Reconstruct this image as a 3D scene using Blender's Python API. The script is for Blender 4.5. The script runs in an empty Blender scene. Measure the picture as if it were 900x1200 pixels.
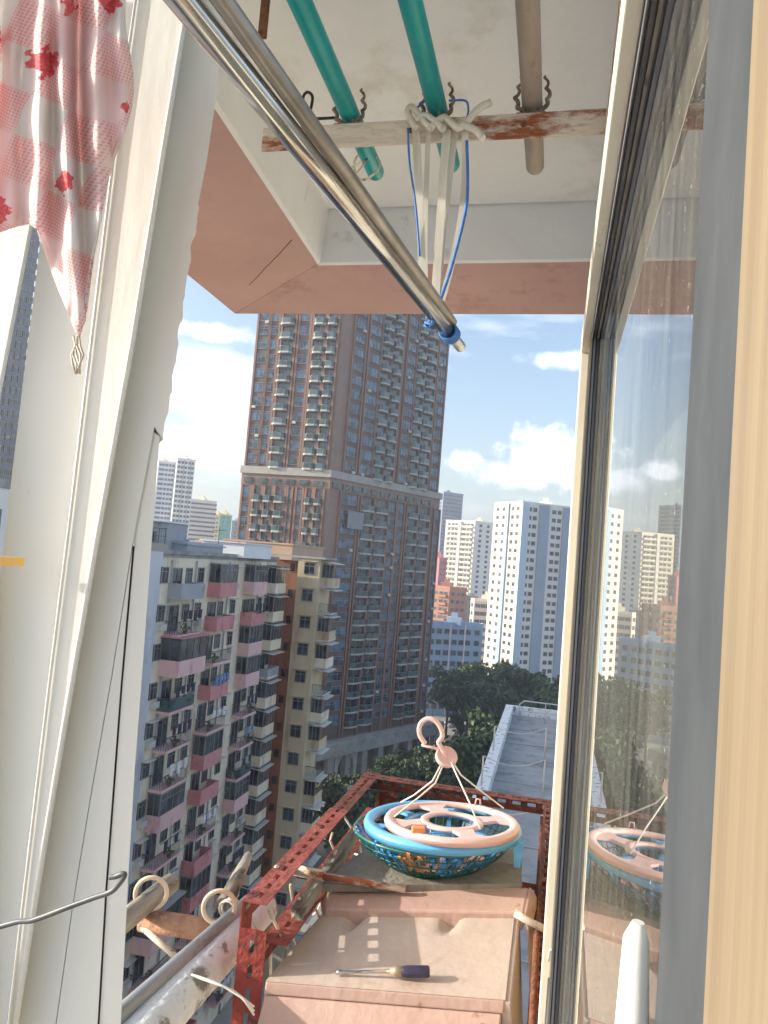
import bpy, bmesh, math, random
from mathutils import Vector, Matrix
rnd = random.Random(7)
S = bpy.context.scene
COL = S.collection
PI = math.pi
# ---------------------------------------------------------------- camera frame
F = 867.0
PITCH, ROLL, YAW = 3.8, 4.6, 13.2
CAMM = Matrix.Rotation(math.radians(YAW), 3, 'Z') @ Matrix.Rotation(math.radians(90+PITCH), 3, 'X') @ Matrix.Rotation(math.radians(ROLL), 3, 'Z')
def ray(px, py): return CAMM @ Vector(((px-450)/F, -(py-600)/F, -1.0))
def az(px, py, z): r = ray(px, py); return r*(z/r.z)
def ay(px, py, y): r = ray(px, py); return r*(y/r.y)
def ax(px, py, x): r = ray(px, py); return r*(x/r.x)
def lin(c):
    c /= 255.0
    return c/12.92 if c <= .04045 else ((c+.055)/1.055)**2.4
def rgb(r, g, b): return (lin(r), lin(g), lin(b), 1.0)
# ---------------------------------------------------------------- materials
def newmat(name):
    m = bpy.data.materials.new(name); m.use_nodes = True
    nt = m.node_tree; nt.nodes.clear()
    out = nt.nodes.new('ShaderNodeOutputMaterial')
    return m, nt, out
def pmat(name, c1, c2=None, scale=4.0, rough=.7, metal=0.0, bump=0.0, stretch=(1,1,1), lo=.35, hi=.65, c3=None, s3=3.0, t3=(.62,.7), detail=5.0, bscale=None, trans=0.0, spec=None, alpha=1.0, rough2=None):
    m, nt, out = newmat(name); N = nt.nodes.new; L = nt.links.new
    b = N('ShaderNodeBsdfPrincipled'); L(b.outputs[0], out.inputs[0])
    b.inputs['Roughness'].default_value = rough; b.inputs['Metallic'].default_value = metal
    if spec is not None: b.inputs['Specular IOR Level'].default_value = spec
    b.inputs['Transmission Weight'].default_value = trans; b.inputs['Alpha'].default_value = alpha
    g = N('ShaderNodeNewGeometry'); mp = N('ShaderNodeMapping'); mp.inputs['Scale'].default_value = stretch
    L(g.outputs['Position'], mp.inputs['Vector'])
    col = None
    if c2 is None: c2 = tuple(min(255, v*1.08+3) for v in c1)
    n = N('ShaderNodeTexNoise'); n.inputs['Scale'].default_value = scale; n.inputs['Detail'].default_value = detail; n.inputs['Roughness'].default_value = .62
    L(mp.outputs[0], n.inputs['Vector'])
    r = N('ShaderNodeValToRGB'); r.color_ramp.elements[0].position = lo; r.color_ramp.elements[1].position = hi
    r.color_ramp.elements[0].color = rgb(*c1); r.color_ramp.elements[1].color = rgb(*c2)
    L(n.outputs['Fac'], r.inputs[0]); col = r.outputs[0]
    if c3 is not None:
        n3 = N('ShaderNodeTexNoise'); n3.inputs['Scale'].default_value = s3; n3.inputs['Detail'].default_value = 7; n3.inputs['Roughness'].default_value = .68
        mp3 = N('ShaderNodeMapping'); mp3.inputs['Scale'].default_value = stretch; mp3.inputs['Location'].default_value = (3.1, 7.7, 1.3)
        L(g.outputs['Position'], mp3.inputs['Vector']); L(mp3.outputs[0], n3.inputs['Vector'])
        r3 = N('ShaderNodeValToRGB'); r3.color_ramp.elements[0].position = t3[0]; r3.color_ramp.elements[1].position = t3[1]
        L(n3.outputs['Fac'], r3.inputs[0])
        mx = N('ShaderNodeMix'); mx.data_type = 'RGBA'; L(r3.outputs[0], mx.inputs[0]); L(col, mx.inputs[6]); mx.inputs[7].default_value = rgb(*c3)
        col = mx.outputs[2]
        if rough2 is not None:
            mr = N('ShaderNodeMapRange'); mr.inputs['To Min'].default_value = rough; mr.inputs['To Max'].default_value = rough2
            L(r3.outputs[0], mr.inputs['Value']); L(mr.outputs[0], b.inputs['Roughness'])
            if metal > 0:
                mm = N('ShaderNodeMapRange'); mm.inputs['To Min'].default_value = metal; mm.inputs['To Max'].default_value = 0
                L(r3.outputs[0], mm.inputs['Value']); L(mm.outputs[0], b.inputs['Metallic'])
    L(col, b.inputs['Base Color'])
    if bump:
        bp = N('ShaderNodeBump'); bp.inputs['Strength'].default_value = bump; bp.inputs['Distance'].default_value = .02
        nb = N('ShaderNodeTexNoise'); nb.inputs['Scale'].default_value = bscale or scale*3; nb.inputs['Detail'].default_value = 5
        L(mp.outputs[0], nb.inputs['Vector']); L(nb.outputs['Fac'], bp.inputs['Height']); L(bp.outputs[0], b.inputs['Normal'])
    return m
M = {}
M['cream'] = pmat('cream_paint', (230,231,226), (238,239,234), 3, .45, c3=(196,190,174), s3=14, t3=(.66,.74), stretch=(1,1,.25), bump=.05, bscale=60)
M['cream_edge'] = pmat('cream_edge_paint', (226,216,192), (234,228,208), 8, .5, c3=(180,160,120), s3=14, t3=(.64,.72))
M['gap'] = pmat('dark_joint', (70,60,52), (50,42,38), 20, .9)
M['soffit'] = pmat('soffit_white_paint', (226,231,235), (234,238,241), 2.2, .85, bump=.8, bscale=7, c3=(214,214,208), s3=3, t3=(.54,.66))
M['soffit_beam'] = pmat('beam_white_paint', (220,225,230), (228,232,236), 3, .85, bump=.4, bscale=12, c3=(168,166,160), s3=6, t3=(.6,.75))
M['fascia'] = pmat('salmon_fascia_paint', (182,150,146), (192,160,156), 2.5, .8, bump=.15, bscale=20, c3=(158,118,112), s3=4, t3=(.58,.75))
M['rust_white'] = pmat('peeling_white_on_rust', (214,200,184), (224,214,200), 20, .75, bump=.6, bscale=90, c3=(150,86,54), s3=22, t3=(.50,.60), stretch=(.35,1,1))
M['rust'] = pmat('rust_brown', (96,58,42), (134,84,58), 30, .85, bump=.5, bscale=90, c3=(60,42,36), s3=30, t3=(.55,.65))
M['rust_orange'] = pmat('rust_orange_pipe', (152,104,80), (186,146,120), 18, .8, bump=.4, bscale=70, c3=(214,196,178), s3=14, t3=(.56,.64))
M['teal'] = pmat('teal_plastic_sleeve', (22,148,152), (30,164,166), 12, .38, c3=(18,120,112), s3=30, t3=(.64,.75))
M['greypole'] = pmat('grey_weathered_sleeve', (150,138,128), (168,158,148), 18, .6, c3=(112,98,88), s3=25, t3=(.56,.7), stretch=(1,.3,1), bump=.2, bscale=60)
M['steel'] = pmat('stainless_steel', (190,190,188), (206,206,204), 30, .18, 1.0, c3=(120,104,88), s3=60, t3=(.64,.72), rough2=.5, stretch=(1,.2,1))
M['steel_dull'] = pmat('dull_grey_steel', (150,146,138), (168,164,158), 30, .35, .6)
M['wire_dark'] = pmat('dark_wire', (50,46,44), (74,66,60), 60, .5, .5)
M['wire_rust'] = pmat('rusty_hook_wire', (120,104,92), (156,142,130), 80, .6, .4, c3=(110,70,50), s3=60, t3=(.5,.6))
M['wire_white'] = pmat('white_coated_wire', (200,190,172), (214,206,192), 50, .5, c3=(130,110,90), s3=60, t3=(.58,.66))
M['cable'] = pmat('grey_cable', (84,88,92), (104,108,112), 40, .45)
M['strap'] = pmat('clear_plastic_strap', (206,200,186), (228,224,214), 40, .3, alpha=.92, stretch=(1,1,.2))
M['cordblue'] = pmat('blue_nylon_cord', (48,104,176), (70,130,200), 90, .6)
M['cordwhite'] = pmat('white_string', (226,220,206), (236,232,222), 90, .7)
M['rubber'] = pmat('dark_grey_rubber', (64,70,76), (82,87,92), 20, .6, spec=.25, c3=(214,216,216), s3=150, t3=(.72,.735), stretch=(1,1,.5))
M['alu_dark'] = pmat('dark_aluminium', (84,86,92), (112,112,116), 12, .32, .6, c3=(196,196,196), s3=160, t3=(.73,.75), stretch=(1,1,.15))
M['bronze'] = pmat('bronze_aluminium', (132,118,98), (150,136,112), 260, .5, .15, stretch=(1,1,.01), c3=(110,92,74), s3=6, t3=(.7,.8))
M['track'] = pmat('blue_grey_track', (104,108,118), (138,142,152), 14, .4, .3, c3=(206,208,208), s3=120, t3=(.68,.70), stretch=(1,1,.12))
M['putty'] = pmat('weathered_putty', (120,116,108), (150,142,130), 40, .7, c3=(92,88,84), s3=50, t3=(.55,.65), stretch=(1,1,.1))
M['red_steel'] = pmat('red_oxide_steel', (132,62,54), (154,82,72), 16, .7, bump=.35, bscale=80, c3=(84,42,36), s3=22, t3=(.54,.64))
M['red_bright'] = pmat('bright_red_oxide_steel', (148,60,50), (128,50,44), 16, .65, bump=.35, bscale=80, c3=(90,50,44), s3=24, t3=(.56,.64))
M['red_dark'] = pmat('dark_rusted_red_steel', (86,44,38), (112,60,50), 16, .8, bump=.4, bscale=80, c3=(52,38,34), s3=22, t3=(.54,.64))
M['hood'] = pmat('sun_faded_pink_enamel', (178,162,150), (192,176,164), 5, .6, bump=.12, bscale=50, c3=(170,142,124), s3=9, t3=(.56,.76))
M['hood_edge'] = pmat('faded_salmon_enamel', (182,150,138), (192,162,148), 7, .6, bump=.12, bscale=50, c3=(146,108,92), s3=22, t3=(.62,.7))
M['board'] = pmat('grey_weathered_board', (126,120,108), (146,140,128), 9, .85, bump=.3, bscale=70, c3=(118,110,98), s3=16, t3=(.52,.66))
M['pipe_white'] = pmat('peeling_white_pipe_paint', (206,212,216), (220,224,226), 12, .55, bump=.4, bscale=60, c3=(128,128,124), s3=12, t3=(.54,.60))
M['pipe_grey'] = pmat('galvanised_grey_pipe', (138,144,148), (158,162,164), 12, .5, .3, c3=(104,106,106), s3=18, t3=(.58,.68), stretch=(1,.3,1))
M['bamboo'] = pmat('weathered_bamboo', (124,120,110), (164,160,150), 30, .8, stretch=(1,.15,1), bump=.5, bscale=60, c3=(84,80,74), s3=30, t3=(.52,.6))
M['ring'] = pmat('tan_plastic_ring', (206,184,156), (226,206,180), 20, .5)
M['blueplastic'] = pmat('sky_blue_plastic', (96,178,232), (108,186,236), 6, .32)
M['pinkplastic'] = pmat('pale_pink_plastic', (224,184,178), (232,194,188), 6, .36)
M['greenplastic'] = pmat('dark_green_translucent_plastic', (34,96,86), (46,112,98), 10, .3)
M['pegblue'] = pmat('blue_peg', (40,140,220), (60,156,230), 30, .4)
M['pegorange'] = pmat('orange_peg', (226,140,84), (236,156,98), 30, .4)
M['pegpink'] = pmat('pink_peg', (224,180,176), (232,196,190), 30, .4)
M['pegdark'] = pmat('dark_blue_peg', (28,70,110), (36,84,130), 30, .4)
M['handle_dark'] = pmat('screwdriver_handle', (52,48,72), (66,60,86), 60, .35)
M['brassy'] = pmat('handle_collar', (170,150,124), (190,170,140), 60, .4, .4)
M['wallgrime'] = pmat('grimy_render', (176,170,158), (196,190,176), 1.5, .9, c3=(120,112,100), s3=2, t3=(.5,.65), stretch=(1,1,.3), bump=.3)
M['plank'] = pmat('peeling_yellow_red_paint', (168,150,104), (150,140,118), 6, .8, c3=(150,70,54), s3=7, t3=(.54,.58), stretch=(1,.12,1.6), bump=.4, bscale=40)
M['orangeclip'] = pmat('orange_clip_plastic', (230,180,90), (236,190,104), 20, .4)
# far
M['tower'] = pmat('salmon_brown_tile', (128,104,92), (142,116,102), .5, .6, c3=(150,104,86), s3=.3, t3=(.5,.7))
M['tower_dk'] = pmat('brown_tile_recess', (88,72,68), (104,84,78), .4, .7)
M['tower_band'] = pmat('grey_white_band', (150,146,140), (164,160,152), .6, .7)
M['slab'] = pmat('pale_slab_edge', (186,184,178), (200,198,190), .5, .7)
M['fglass'] = pmat('grey_far_window_glass', (52,58,66), (92,98,104), .3, .2, detail=1, c3=(150,150,146), s3=.4, t3=(.62,.63))
M['tslab'] = pmat('tower_slab_edge', (160,158,152), (176,174,166), .5, .7)
def glassmat(name, c1, c2, scale=.45, rough=.12):
    return pmat(name, c1, c2, scale, rough, 0, detail=1.5, lo=.42, hi=.58, spec=.7, c3=(150,146,136), s3=.55, t3=(.66,.67))
M['tglass'] = glassmat('blue_tinted_window_glass', (24,36,50), (78,108,136))
M['tglass2'] = glassmat('green_tinted_rail_glass', (40,58,62), (74,96,98))
M['dglass'] = glassmat('dark_window_glass', (30,34,40), (72,80,86), .6)
M['winframe'] = pmat('grey_window_frame', (112,114,114), (134,134,132), .8, .5)
M['pw_cream'] = pmat('stained_cream_render', (220,206,180), (230,218,196), .35, .9, c3=(160,146,124), s3=.7, t3=(.52,.72), stretch=(1,1,.35))
M['pw_blue'] = pmat('pale_blue_gable_render', (188,198,212), (204,212,222), .4, .9, c3=(150,160,176), s3=.6, t3=(.52,.7), stretch=(1,1,.3))
M['pw_pink'] = pmat('faded_pink_parapet', (212,174,172), (220,184,180), .6, .85, c3=(176,120,126), s3=.8, t3=(.55,.7), stretch=(1,1,.4))
M['pw_red'] = pmat('dusty_red_parapet', (194,130,130), (202,142,140), .6, .85, c3=(150,74,78), s3=.8, t3=(.55,.7), stretch=(1,1,.4))
M['pw_grey'] = pmat('grey_parapet', (150,154,160), (168,170,176), .6, .85, c3=(120,120,124), s3=.8, t3=(.55,.7))
M['iron'] = pmat('dark_balcony_iron', (70,72,76), (92,92,92), 1, .7)
M['brown'] = pmat('brown_red_render', (132,92,74), (148,106,86), .4, .9, c3=(112,70,54), s3=.7, t3=(.5,.65), stretch=(1,1,.3))
M['ochre'] = pmat('stained_ochre_render', (188,170,138), (200,184,154), .35, .9, c3=(150,116,88), s3=.35, t3=(.52,.7), stretch=(1.4,1,.3))
M['tan'] = pmat('tan_render', (180,152,126), (190,162,138), .3, .9, c3=(180,130,96), s3=.5, t3=(.55,.7))
M['roofshed'] = pmat('grey_blue_corrugated_sheet', (150,158,170), (176,182,190), 1.5, .6, stretch=(1,4,1))
M['roofwhite'] = pmat('white_roof_sheet', (214,218,222), (226,228,230), .6, .6)
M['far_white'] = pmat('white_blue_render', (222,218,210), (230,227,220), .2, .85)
M['far_cream'] = pmat('cream_sun_tint_render', (224,214,190), (232,222,202), .2, .85)  # plain cream, and sunlight painted onto left faces of the white blocks
M['far_blue'] = pmat('light_blue_render', (150,174,200), (160,184,208), .2, .85)
M['far_blue2'] = pmat('sky_blue_render', (190,208,222), (198,214,228), .2, .85)
M['far_bluedk'] = pmat('blue_grey_recess', (150,162,178), (160,172,186), .2, .85)
M['far_grey'] = pmat('grey_blue_curtain_wall', (96,110,132), (116,130,150), .1, .5)
M['far_orange'] = pmat('orange_brown_render', (164,116,98), (176,128,108), .2, .85)
M['far_pinkred'] = pmat('rose_render', (190,110,116), (198,122,126), .2, .85)
M['far_green'] = pmat('green_netting', (70,150,130), (88,164,144), .3, .9)
M['far_yellow'] = pmat('yellow_render', (226,204,140), (232,212,156), .3, .9)
M['concrete'] = pmat('grey_concrete', (150,150,146), (166,164,160), .5, .9, c3=(120,120,118), s3=.6, t3=(.5,.7), bump=.2, bscale=4)
M['roofgrey'] = pmat('grey_roof_membrane', (138,140,142), (154,156,156), .6, .85, c3=(112,114,116), s3=.7, t3=(.5,.65), bump=.3, bscale=3)
M['parapet'] = pmat('pale_flaking_parapet', (212,214,216), (222,224,224), 1.5, .85, c3=(140,146,156), s3=2.5, t3=(.55,.6), bump=.8, bscale=5)
M['asphalt'] = pmat('asphalt', (58,58,60), (70,70,70), .15, .95, c3=(84,82,80), s3=.05, t3=(.5,.6))
M['paving'] = pmat('street_paving', (150,146,138), (166,162,154), .3, .95)
M['roadpaint'] = pmat('worn_white_road_paint', (196,196,190), (206,206,200), 1, .8, c3=(120,118,114), s3=2, t3=(.58,.66))
M['bark'] = pmat('bark', (78,66,54), (96,82,68), 2, .95, bump=.4)
M['tyre'] = pmat('tyre_rubber', (28,28,30), (36,36,38), 3, .9)
def leafmat(name, a, b):
    m = pmat(name, a, b, .35, .6, detail=3, lo=.4, hi=.6)
    return m
M['leaf'] = leafmat('dark_green_leaves', (40,58,32), (68,90,46))
M['leaf2'] = leafmat('olive_green_leaves', (52,70,34), (86,106,54))
# ---------------------------------------------------------------- mesh builder
class MB:
    def __init__(s): s.v = []; s.f = []; s.m = []; s.cur = 0; s.smooth = []; s.sm = False
    def mat(s, i): s.cur = i; return s
    def face(s, idx): s.f.append(tuple(idx)); s.m.append(s.cur); s.smooth.append(s.sm)
    def box(s, x0, x1, y0, y1, z0, z1, T=None):
        b = len(s.v)
        for x, y, z in ((x0,y0,z0),(x1,y0,z0),(x1,y1,z0),(x0,y1,z0),(x0,y0,z1),(x1,y0,z1),(x1,y1,z1),(x0,y1,z1)):
            p = Vector((x,y,z)); s.v.append(T @ p if T is not None else p)
        sm = s.sm; s.sm = False
        for q in ((0,3,2,1),(4,5,6,7),(0,1,5,4),(1,2,6,5),(2,3,7,6),(3,0,4,7)): s.face([b+i for i in q])
        s.sm = sm
        return s
    def prism(s, bot, top):
        b = len(s.v); n = len(bot)
        s.v += [Vector(p) for p in bot] + [Vector(p) for p in top]
        s.face([b+i for i in range(n)][::-1]); s.face([b+n+i for i in range(n)])
        for i in range(n):
            j = (i+1) % n; s.face((b+i, b+j, b+n+j, b+n+i))
        return s
    def tube(s, pts, r, seg=10, cap=True, taper=None, closed=False):
        pts = [Vector(p) for p in pts]; n = len(pts); b = len(s.v); sm = s.sm; s.sm = True
        prev = None
        for i, p in enumerate(pts):
            if closed: t = pts[(i+1) % n]-pts[i-1]
            else: t = (pts[min(i+1,n-1)]-pts[max(i-1,0)])
            if t.length < 1e-9: t = Vector((0,0,1))
            t.normalize()
            if prev is None:
                u = t.cross(Vector((0,0,1)))
                if u.length < .1: u = t.cross(Vector((0,1,0)))
            else: u = prev-t*prev.dot(t)
            u.normalize(); prev = u; w = t.cross(u)
            rr = r if taper is None else taper[i]
            for k in range(seg):
                a = 2*PI*k/seg; s.v.append(p+(u*math.cos(a)+w*math.sin(a))*rr)
        rng = n if closed else n-1
        for i in range(rng):
            for k in range(seg):
                a = b+i*seg+k; c = b+i*seg+(k+1) % seg; i2 = (i+1) % n
                s.face((a, c, b+i2*seg+(k+1) % seg, b+i2*seg+k))
        if cap and not closed:
            s.sm = False
            s.face([b+k for k in range(seg)][::-1]); s.face([b+(n-1)*seg+k for k in range(seg)])
        s.sm = sm
        return s
    def lathe(s, prof, c, seg=32, T=None):
        b = len(s.v); sm = s.sm; s.sm = True
        for (r, z) in prof:
            for k in range(seg):
                a = 2*PI*k/seg; p = Vector((r*math.cos(a), r*math.sin(a), z))
                if T is not None: p = T @ p
                s.v.append(Vector(c)+p)
        for i in range(len(prof)-1):
            for k in range(seg):
                s.face((b+i*seg+k, b+i*seg+(k+1) % seg, b+(i+1)*seg+(k+1) % seg, b+(i+1)*seg+k))
        s.sm = sm
        return s
    def add(s, o, T=None):
        b = len(s.v); s.v += [T @ p if T is not None else p for p in o.v]
        s.f += [tuple(b+i for i in f) for f in o.f]; s.m += o.m; s.smooth += o.smooth
        return s
    def mesh(s, name, mats, off=(0,0,0)):
        me = bpy.data.meshes.new(name); o = Vector(off)
        me.from_pydata([tuple(p-o) for p in s.v], [], s.f)
        for m in mats: me.materials.append(m)
        me.polygons.foreach_set('material_index', s.m); me.polygons.foreach_set('use_smooth', s.smooth)
        me.update(); return me
    def build(s, name, mats, parent=None, bevel=0, root=None):
        if not isinstance(mats, (list, tuple)): mats = [mats]
        off = root.location if root is not None else (rootof(parent).location if parent is not None else (0,0,0))
        if parent is None: # origin at base centre
            xs = [p.x for p in s.v]; ys = [p.y for p in s.v]; zs = [p.z for p in s.v]
            off = ((min(xs)+max(xs))/2, (min(ys)+max(ys))/2, min(zs))
        me = s.mesh(name, mats, off); ob = bpy.data.objects.new(name, me); COL.objects.link(ob)
        if parent is not None: ob.parent = parent
        else: ob.location = off
        if bevel:
            md = ob.modifiers.new('bevel', 'BEVEL'); md.width = bevel; md.segments = 2; md.limit_method = 'ANGLE'; md.angle_limit = math.radians(40)
        return ob
def sm(pts, n=6):
    pts = [Vector(p) for p in pts]; q = [pts[0]]+pts+[pts[-1]]; r = []
    for i in range(1, len(q)-2):
        p0, p1, p2, p3 = q[i-1], q[i], q[i+1], q[i+2]
        for k in range(n):
            t = k/n; r.append(.5*((2*p1)+(p2-p0)*t+(2*p0-5*p1+4*p2-p3)*t*t+(3*p1-p0-3*p2+p3)*t**3))
    r.append(pts[-1]); return r
def rootof(o):
    while o.parent is not None: o = o.parent
    return o
def tag(o, label=None, cat=None, group=None, kind=None):
    if label: o['label'] = label
    if cat: o['category'] = cat
    if group: o['group'] = group
    if kind: o['kind'] = kind
    return o
def thing(name, loc, label, cat, group=None):
    o = bpy.data.objects.new(name, None); COL.objects.link(o); o.location = loc; o.empty_display_size = .2
    return tag(o, label, cat, group)
def repeat(root, name, proto, mats, places, limit=100, label=None):
    """first `limit` (nearest) as own parts sharing a mesh, the rest as one part"""
    if not places: return []
    # nearest, and inside the view, first
    inv = CAMM.transposed()
    def key(T):
        p = T.to_translation(); c = inv @ p; d = p.length
        if c.z < 0 and abs(c.x/-c.z) < .53 and abs(c.y/-c.z) < .7: return d
        return d+5000
    places = sorted(places, key=key)
    me = proto.mesh(name, mats); off = Matrix.Translation(-rootof(root).location); res = []
    for T in places[:limit]:
        o = bpy.data.objects.new(name, me); COL.objects.link(o); o.parent = root; o.matrix_local = off @ T; res.append(o)
    if len(places) > limit:
        big = MB()
        for T in places[limit:]: big.add(proto, T)
        tag(big.build(name, mats, root), kind='stuff')
    return res
# facade frame: local x along wall, -y outward, z up
def fmat(A, B, s, z, out=0.0):
    A = Vector((A[0],A[1])); B = Vector((B[0],B[1])); d = (B-A).normalized()
    n = Vector((-d.y, d.x))
    mid = (A+B)/2
    if n.dot(-mid) < 0: n = -n
    Y = Vector((-n.x, -n.y, 0)); X = Y.cross(Vector((0,0,1)))
    p = A+d*s+n*out
    T = Matrix.Identity(4)
    for i in range(3): T[i][0] = X[i]; T[i][1] = Y[i]; T[i][2] = (0,0,1)[i]
    T[0][3] = p.x; T[1][3] = p.y; T[2][3] = z
    return T
def sx(px, py, A, B):
    """distance from A along A->B where the column px crosses the wall"""
    r = ray(px, py); ax_, ay_ = A[0], A[1]; dx, dy = B[0]-A[0], B[1]-A[1]; L = math.hypot(dx, dy); dx /= L; dy /= L
    # t*r = A + s*d
    det = r.x*(-dy)-(-dx)*r.y
    s = (r.x*ay_-r.y*ax_)/(dx*r.y-dy*r.x)*1.0
    return -s if False else s
def win(w, h, mull=1, trans=False, proud=.06, fr=.07):
    m = MB(); m.mat(0).box(-w/2, w/2, -.02, .05, 0, h)
    m.mat(1)
    m.box(-w/2, w/2, -proud, -.021, 0, fr).box(-w/2, w/2, -proud, -.021, h-fr, h)
    m.box(-w/2, -w/2+fr, -proud, -.021, fr, h-fr).box(w/2-fr, w/2, -proud, -.021, fr, h-fr)
    for i in range(mull):
        x = -w/2+w*(i+1)/(mull+1); m.box(x-fr*.35, x+fr*.35, -proud*.8, -.021, fr, h-fr)
    if trans: m.box(-w/2+fr, w/2-fr, -proud*.7, -.021, h*.7, h*.7+fr*.7)
    return m
G = -46.0
# ================================================================ SETTING
g = MB(); g.box(-3550, 3550, -650, 3650, G-2, G); tag(g.build('ground', M['paving']), kind='structure')
# main street between the pink block and our block, then the far junction
rd = MB(); rd.box(-24, -7, -60, 400, G+.001, G+.004); tag(rd.build('road', M['asphalt']), kind='structure')
rd = MB(); rd.box(-6.99, 90, 196, 212, G+.001, G+.004); tag(rd.build('side_road', M['asphalt']), kind='structure')
kb = MB(); kb.box(-26.9, -24.01, -60, 138, G+.001, G+.14); tag(kb.build('pavement', M['concrete']), kind='structure')
kb = MB(); kb.box(-6.98, -3.2, 52, 190, G+.001, G+.14); tag(kb.build('pavement', M['concrete']), kind='structure')
mk = MB()
for i in range(60): mk.box(-15.6, -15.45, -20+i*6, -17+i*6, G+.005, G+.009)
tag(mk.build('road_marking', M['roadpaint']), kind='structure')
# distant hills
hl = MB()
N = 60
for layer, (dist, hh) in enumerate(((2600, 70), (3300, 110))):
    pts = []
    for i in range(N+1):
        a = math.radians(-80+i*110/N)
        h = hh*(.4+.35*math.sin(i*.45+layer*2)+.25*math.sin(i*1.1+layer)) 
        pts.append((math.sin(a)*dist, math.cos(a)*dist, max(4, h)))
    for i in range(N):
        (x0,y0,h0), (x1,y1,h1) = pts[i], pts[i+1]
        hl.prism([(x0,y0,G), (x1,y1,G), (x1*1.1,y1*1.1,G), (x0*1.1,y0*1.1,G)], [(x0,y0,G+h0), (x1,y1,G+h1), (x1*1.1,y1*1.1,G+h1*.8), (x0*1.1,y0*1.1,G+h0*.8)])
tag(hl.build('hills', pmat('far_hill_green', (70,88,74), (88,102,84), .01, .95)), kind='structure')
# ================================================================ TOWER
def P2(px, py, Y): p = ay(px, py, Y); return (p.x, p.y)
A = (-63.2, 140.2); C = (-44.3, 140.0); B = (-27.6, 174.0)
D_ = (B[0]-34, B[1]+14)
tw = thing('residential_tower', (C[0], C[1], G), 'very tall brown residential tower with blue windows and curved white balconies', 'tower')
body = MB()
ft = [A, C, B, D_, (A[0]-2, A[1]+30)]
body.prism([(x,y,G) for x,y in ft], [(x,y,13.4) for x,y in ft])
sh = lambda k: [(x+(C[0]-8-x)*k, y+(160-y)*k) for x,y in ft]
f2 = [(x, y) for x,y in sh(.012)]
body.prism([(x,y,13.4) for x,y in f2], [(x,y,78) for x,y in f2])
body.build('wall', M['tower'], tw)
FH = 2.97
bandz = 15.7
bm_ = MB()
bf = [(x,y) for x,y in sh(-.03)]
bm_.prism([(x,y,bandz) for x,y in bf], [(x,y,bandz+1.5) for x,y in bf]); bm_.build('band', M['tower_band'], tw)
def tlen(P, Q): return math.hypot(P[0]-Q[0], P[1]-Q[1])
# column tables (pixels in the photograph's own row given) -> metres along the wall
def cols(tab, py, P, Q): return [(sx(a, py, P, Q), sx(b, py, P, Q), k) for a, b, k in tab]
z4 = lambda x: 270+x/4.61
UPL = cols([(z4(100),z4(152),'w'),(z4(168),z4(214),'w'),(z4(218),z4(292),'b'),(z4(325),z4(372),'w'),(z4(402),z4(464),'b'),(z4(472),z4(524),'b')], 512, A, C)
LOL = cols([(z4(68),z4(112),'w'),(z4(118),z4(172),'b'),(z4(178),z4(228),'b'),(z4(236),z4(298),'b'),(z4(304),z4(324),'w'),(z4(362),z4(396),'w'),(z4(400),z4(444),'b'),(z4(452),z4(494),'b')], 590, A, C)
z5 = lambda x: 270+x/3.0
UPR = cols([(z5(412),z5(448),'w'),(z5(466),z5(503),'w'),(z5(512),z5(544),'b'),(z5(552),z5(580),'b'),(z5(603),z5(634),'w'),(z5(638),z5(664),'b'),(z5(670),z5(704),'b'),(z5(716),z5(740),'w')], 493, C, B)
LOR = cols([(z5(385),z5(440),'w'),(z5(458),z5(500),'b'),(z5(505),z5(548),'b'),(z5(556),z5(580),'w'),(z5(584),z5(606),'w'),(z5(622),z5(656),'b'),(z5(660),z5(696),'b'),(z5(718),z5(732),'w')], 593, C, B)
def balc(w):
    m = MB(); d = 1.25
    prof = [(-w/2,0.06), (-w/2,-.7), (-w*.28,-d), (w*.28,-d), (w/2,-.7), (w/2,0.06)]
    m.mat(0).prism([(x,y,-.38) for x,y in prof], [(x,y,.0) for x,y in prof])
    # glass rail with top bar
    m.mat(1)
    for i in range(5):
        if i in (0,4) or True:
            (x0,y0), (x1,y1) = prof[i], prof[i+1]
            dx, dy = x1-x0, y1-y0; L = math.hypot(dx,dy); nx, ny = -dy/L*.03, dx/L*.03
            m.prism([(x0,y0,.0),(x1,y1,.0),(x1+nx,y1+ny,.0),(x0+nx,y0+ny,.0)], [(x0,y0,.95),(x1,y1,.95),(x1+nx,y1+ny,.95),(x0+nx,y0+ny,.95)])
    m.mat(2)
    m.tube([(x,y,1.0) for x,y in prof], .05, 4)
    for x in (-w*.28, w*.28): m.box(x-.04, x+.04, -d-.02, -d+.06, 0, 1.0)
    # door
    m.mat(3).box(-w/2+.1, w/2-.1, -.05, .05, 0, 2.5)
    m.mat(2).box(-.05, .05, -.09, -.051, 0, 2.5).box(-w/2+.02, -w/2+.1, -.12, .05, 0, 2.6).box(w/2-.1, w/2-.02, -.12, .05, 0, 2.6)
    return m
bays = {}; wins = {}
ac_places = []; brace = MB(); pil = MB(); rec = MB()
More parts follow.
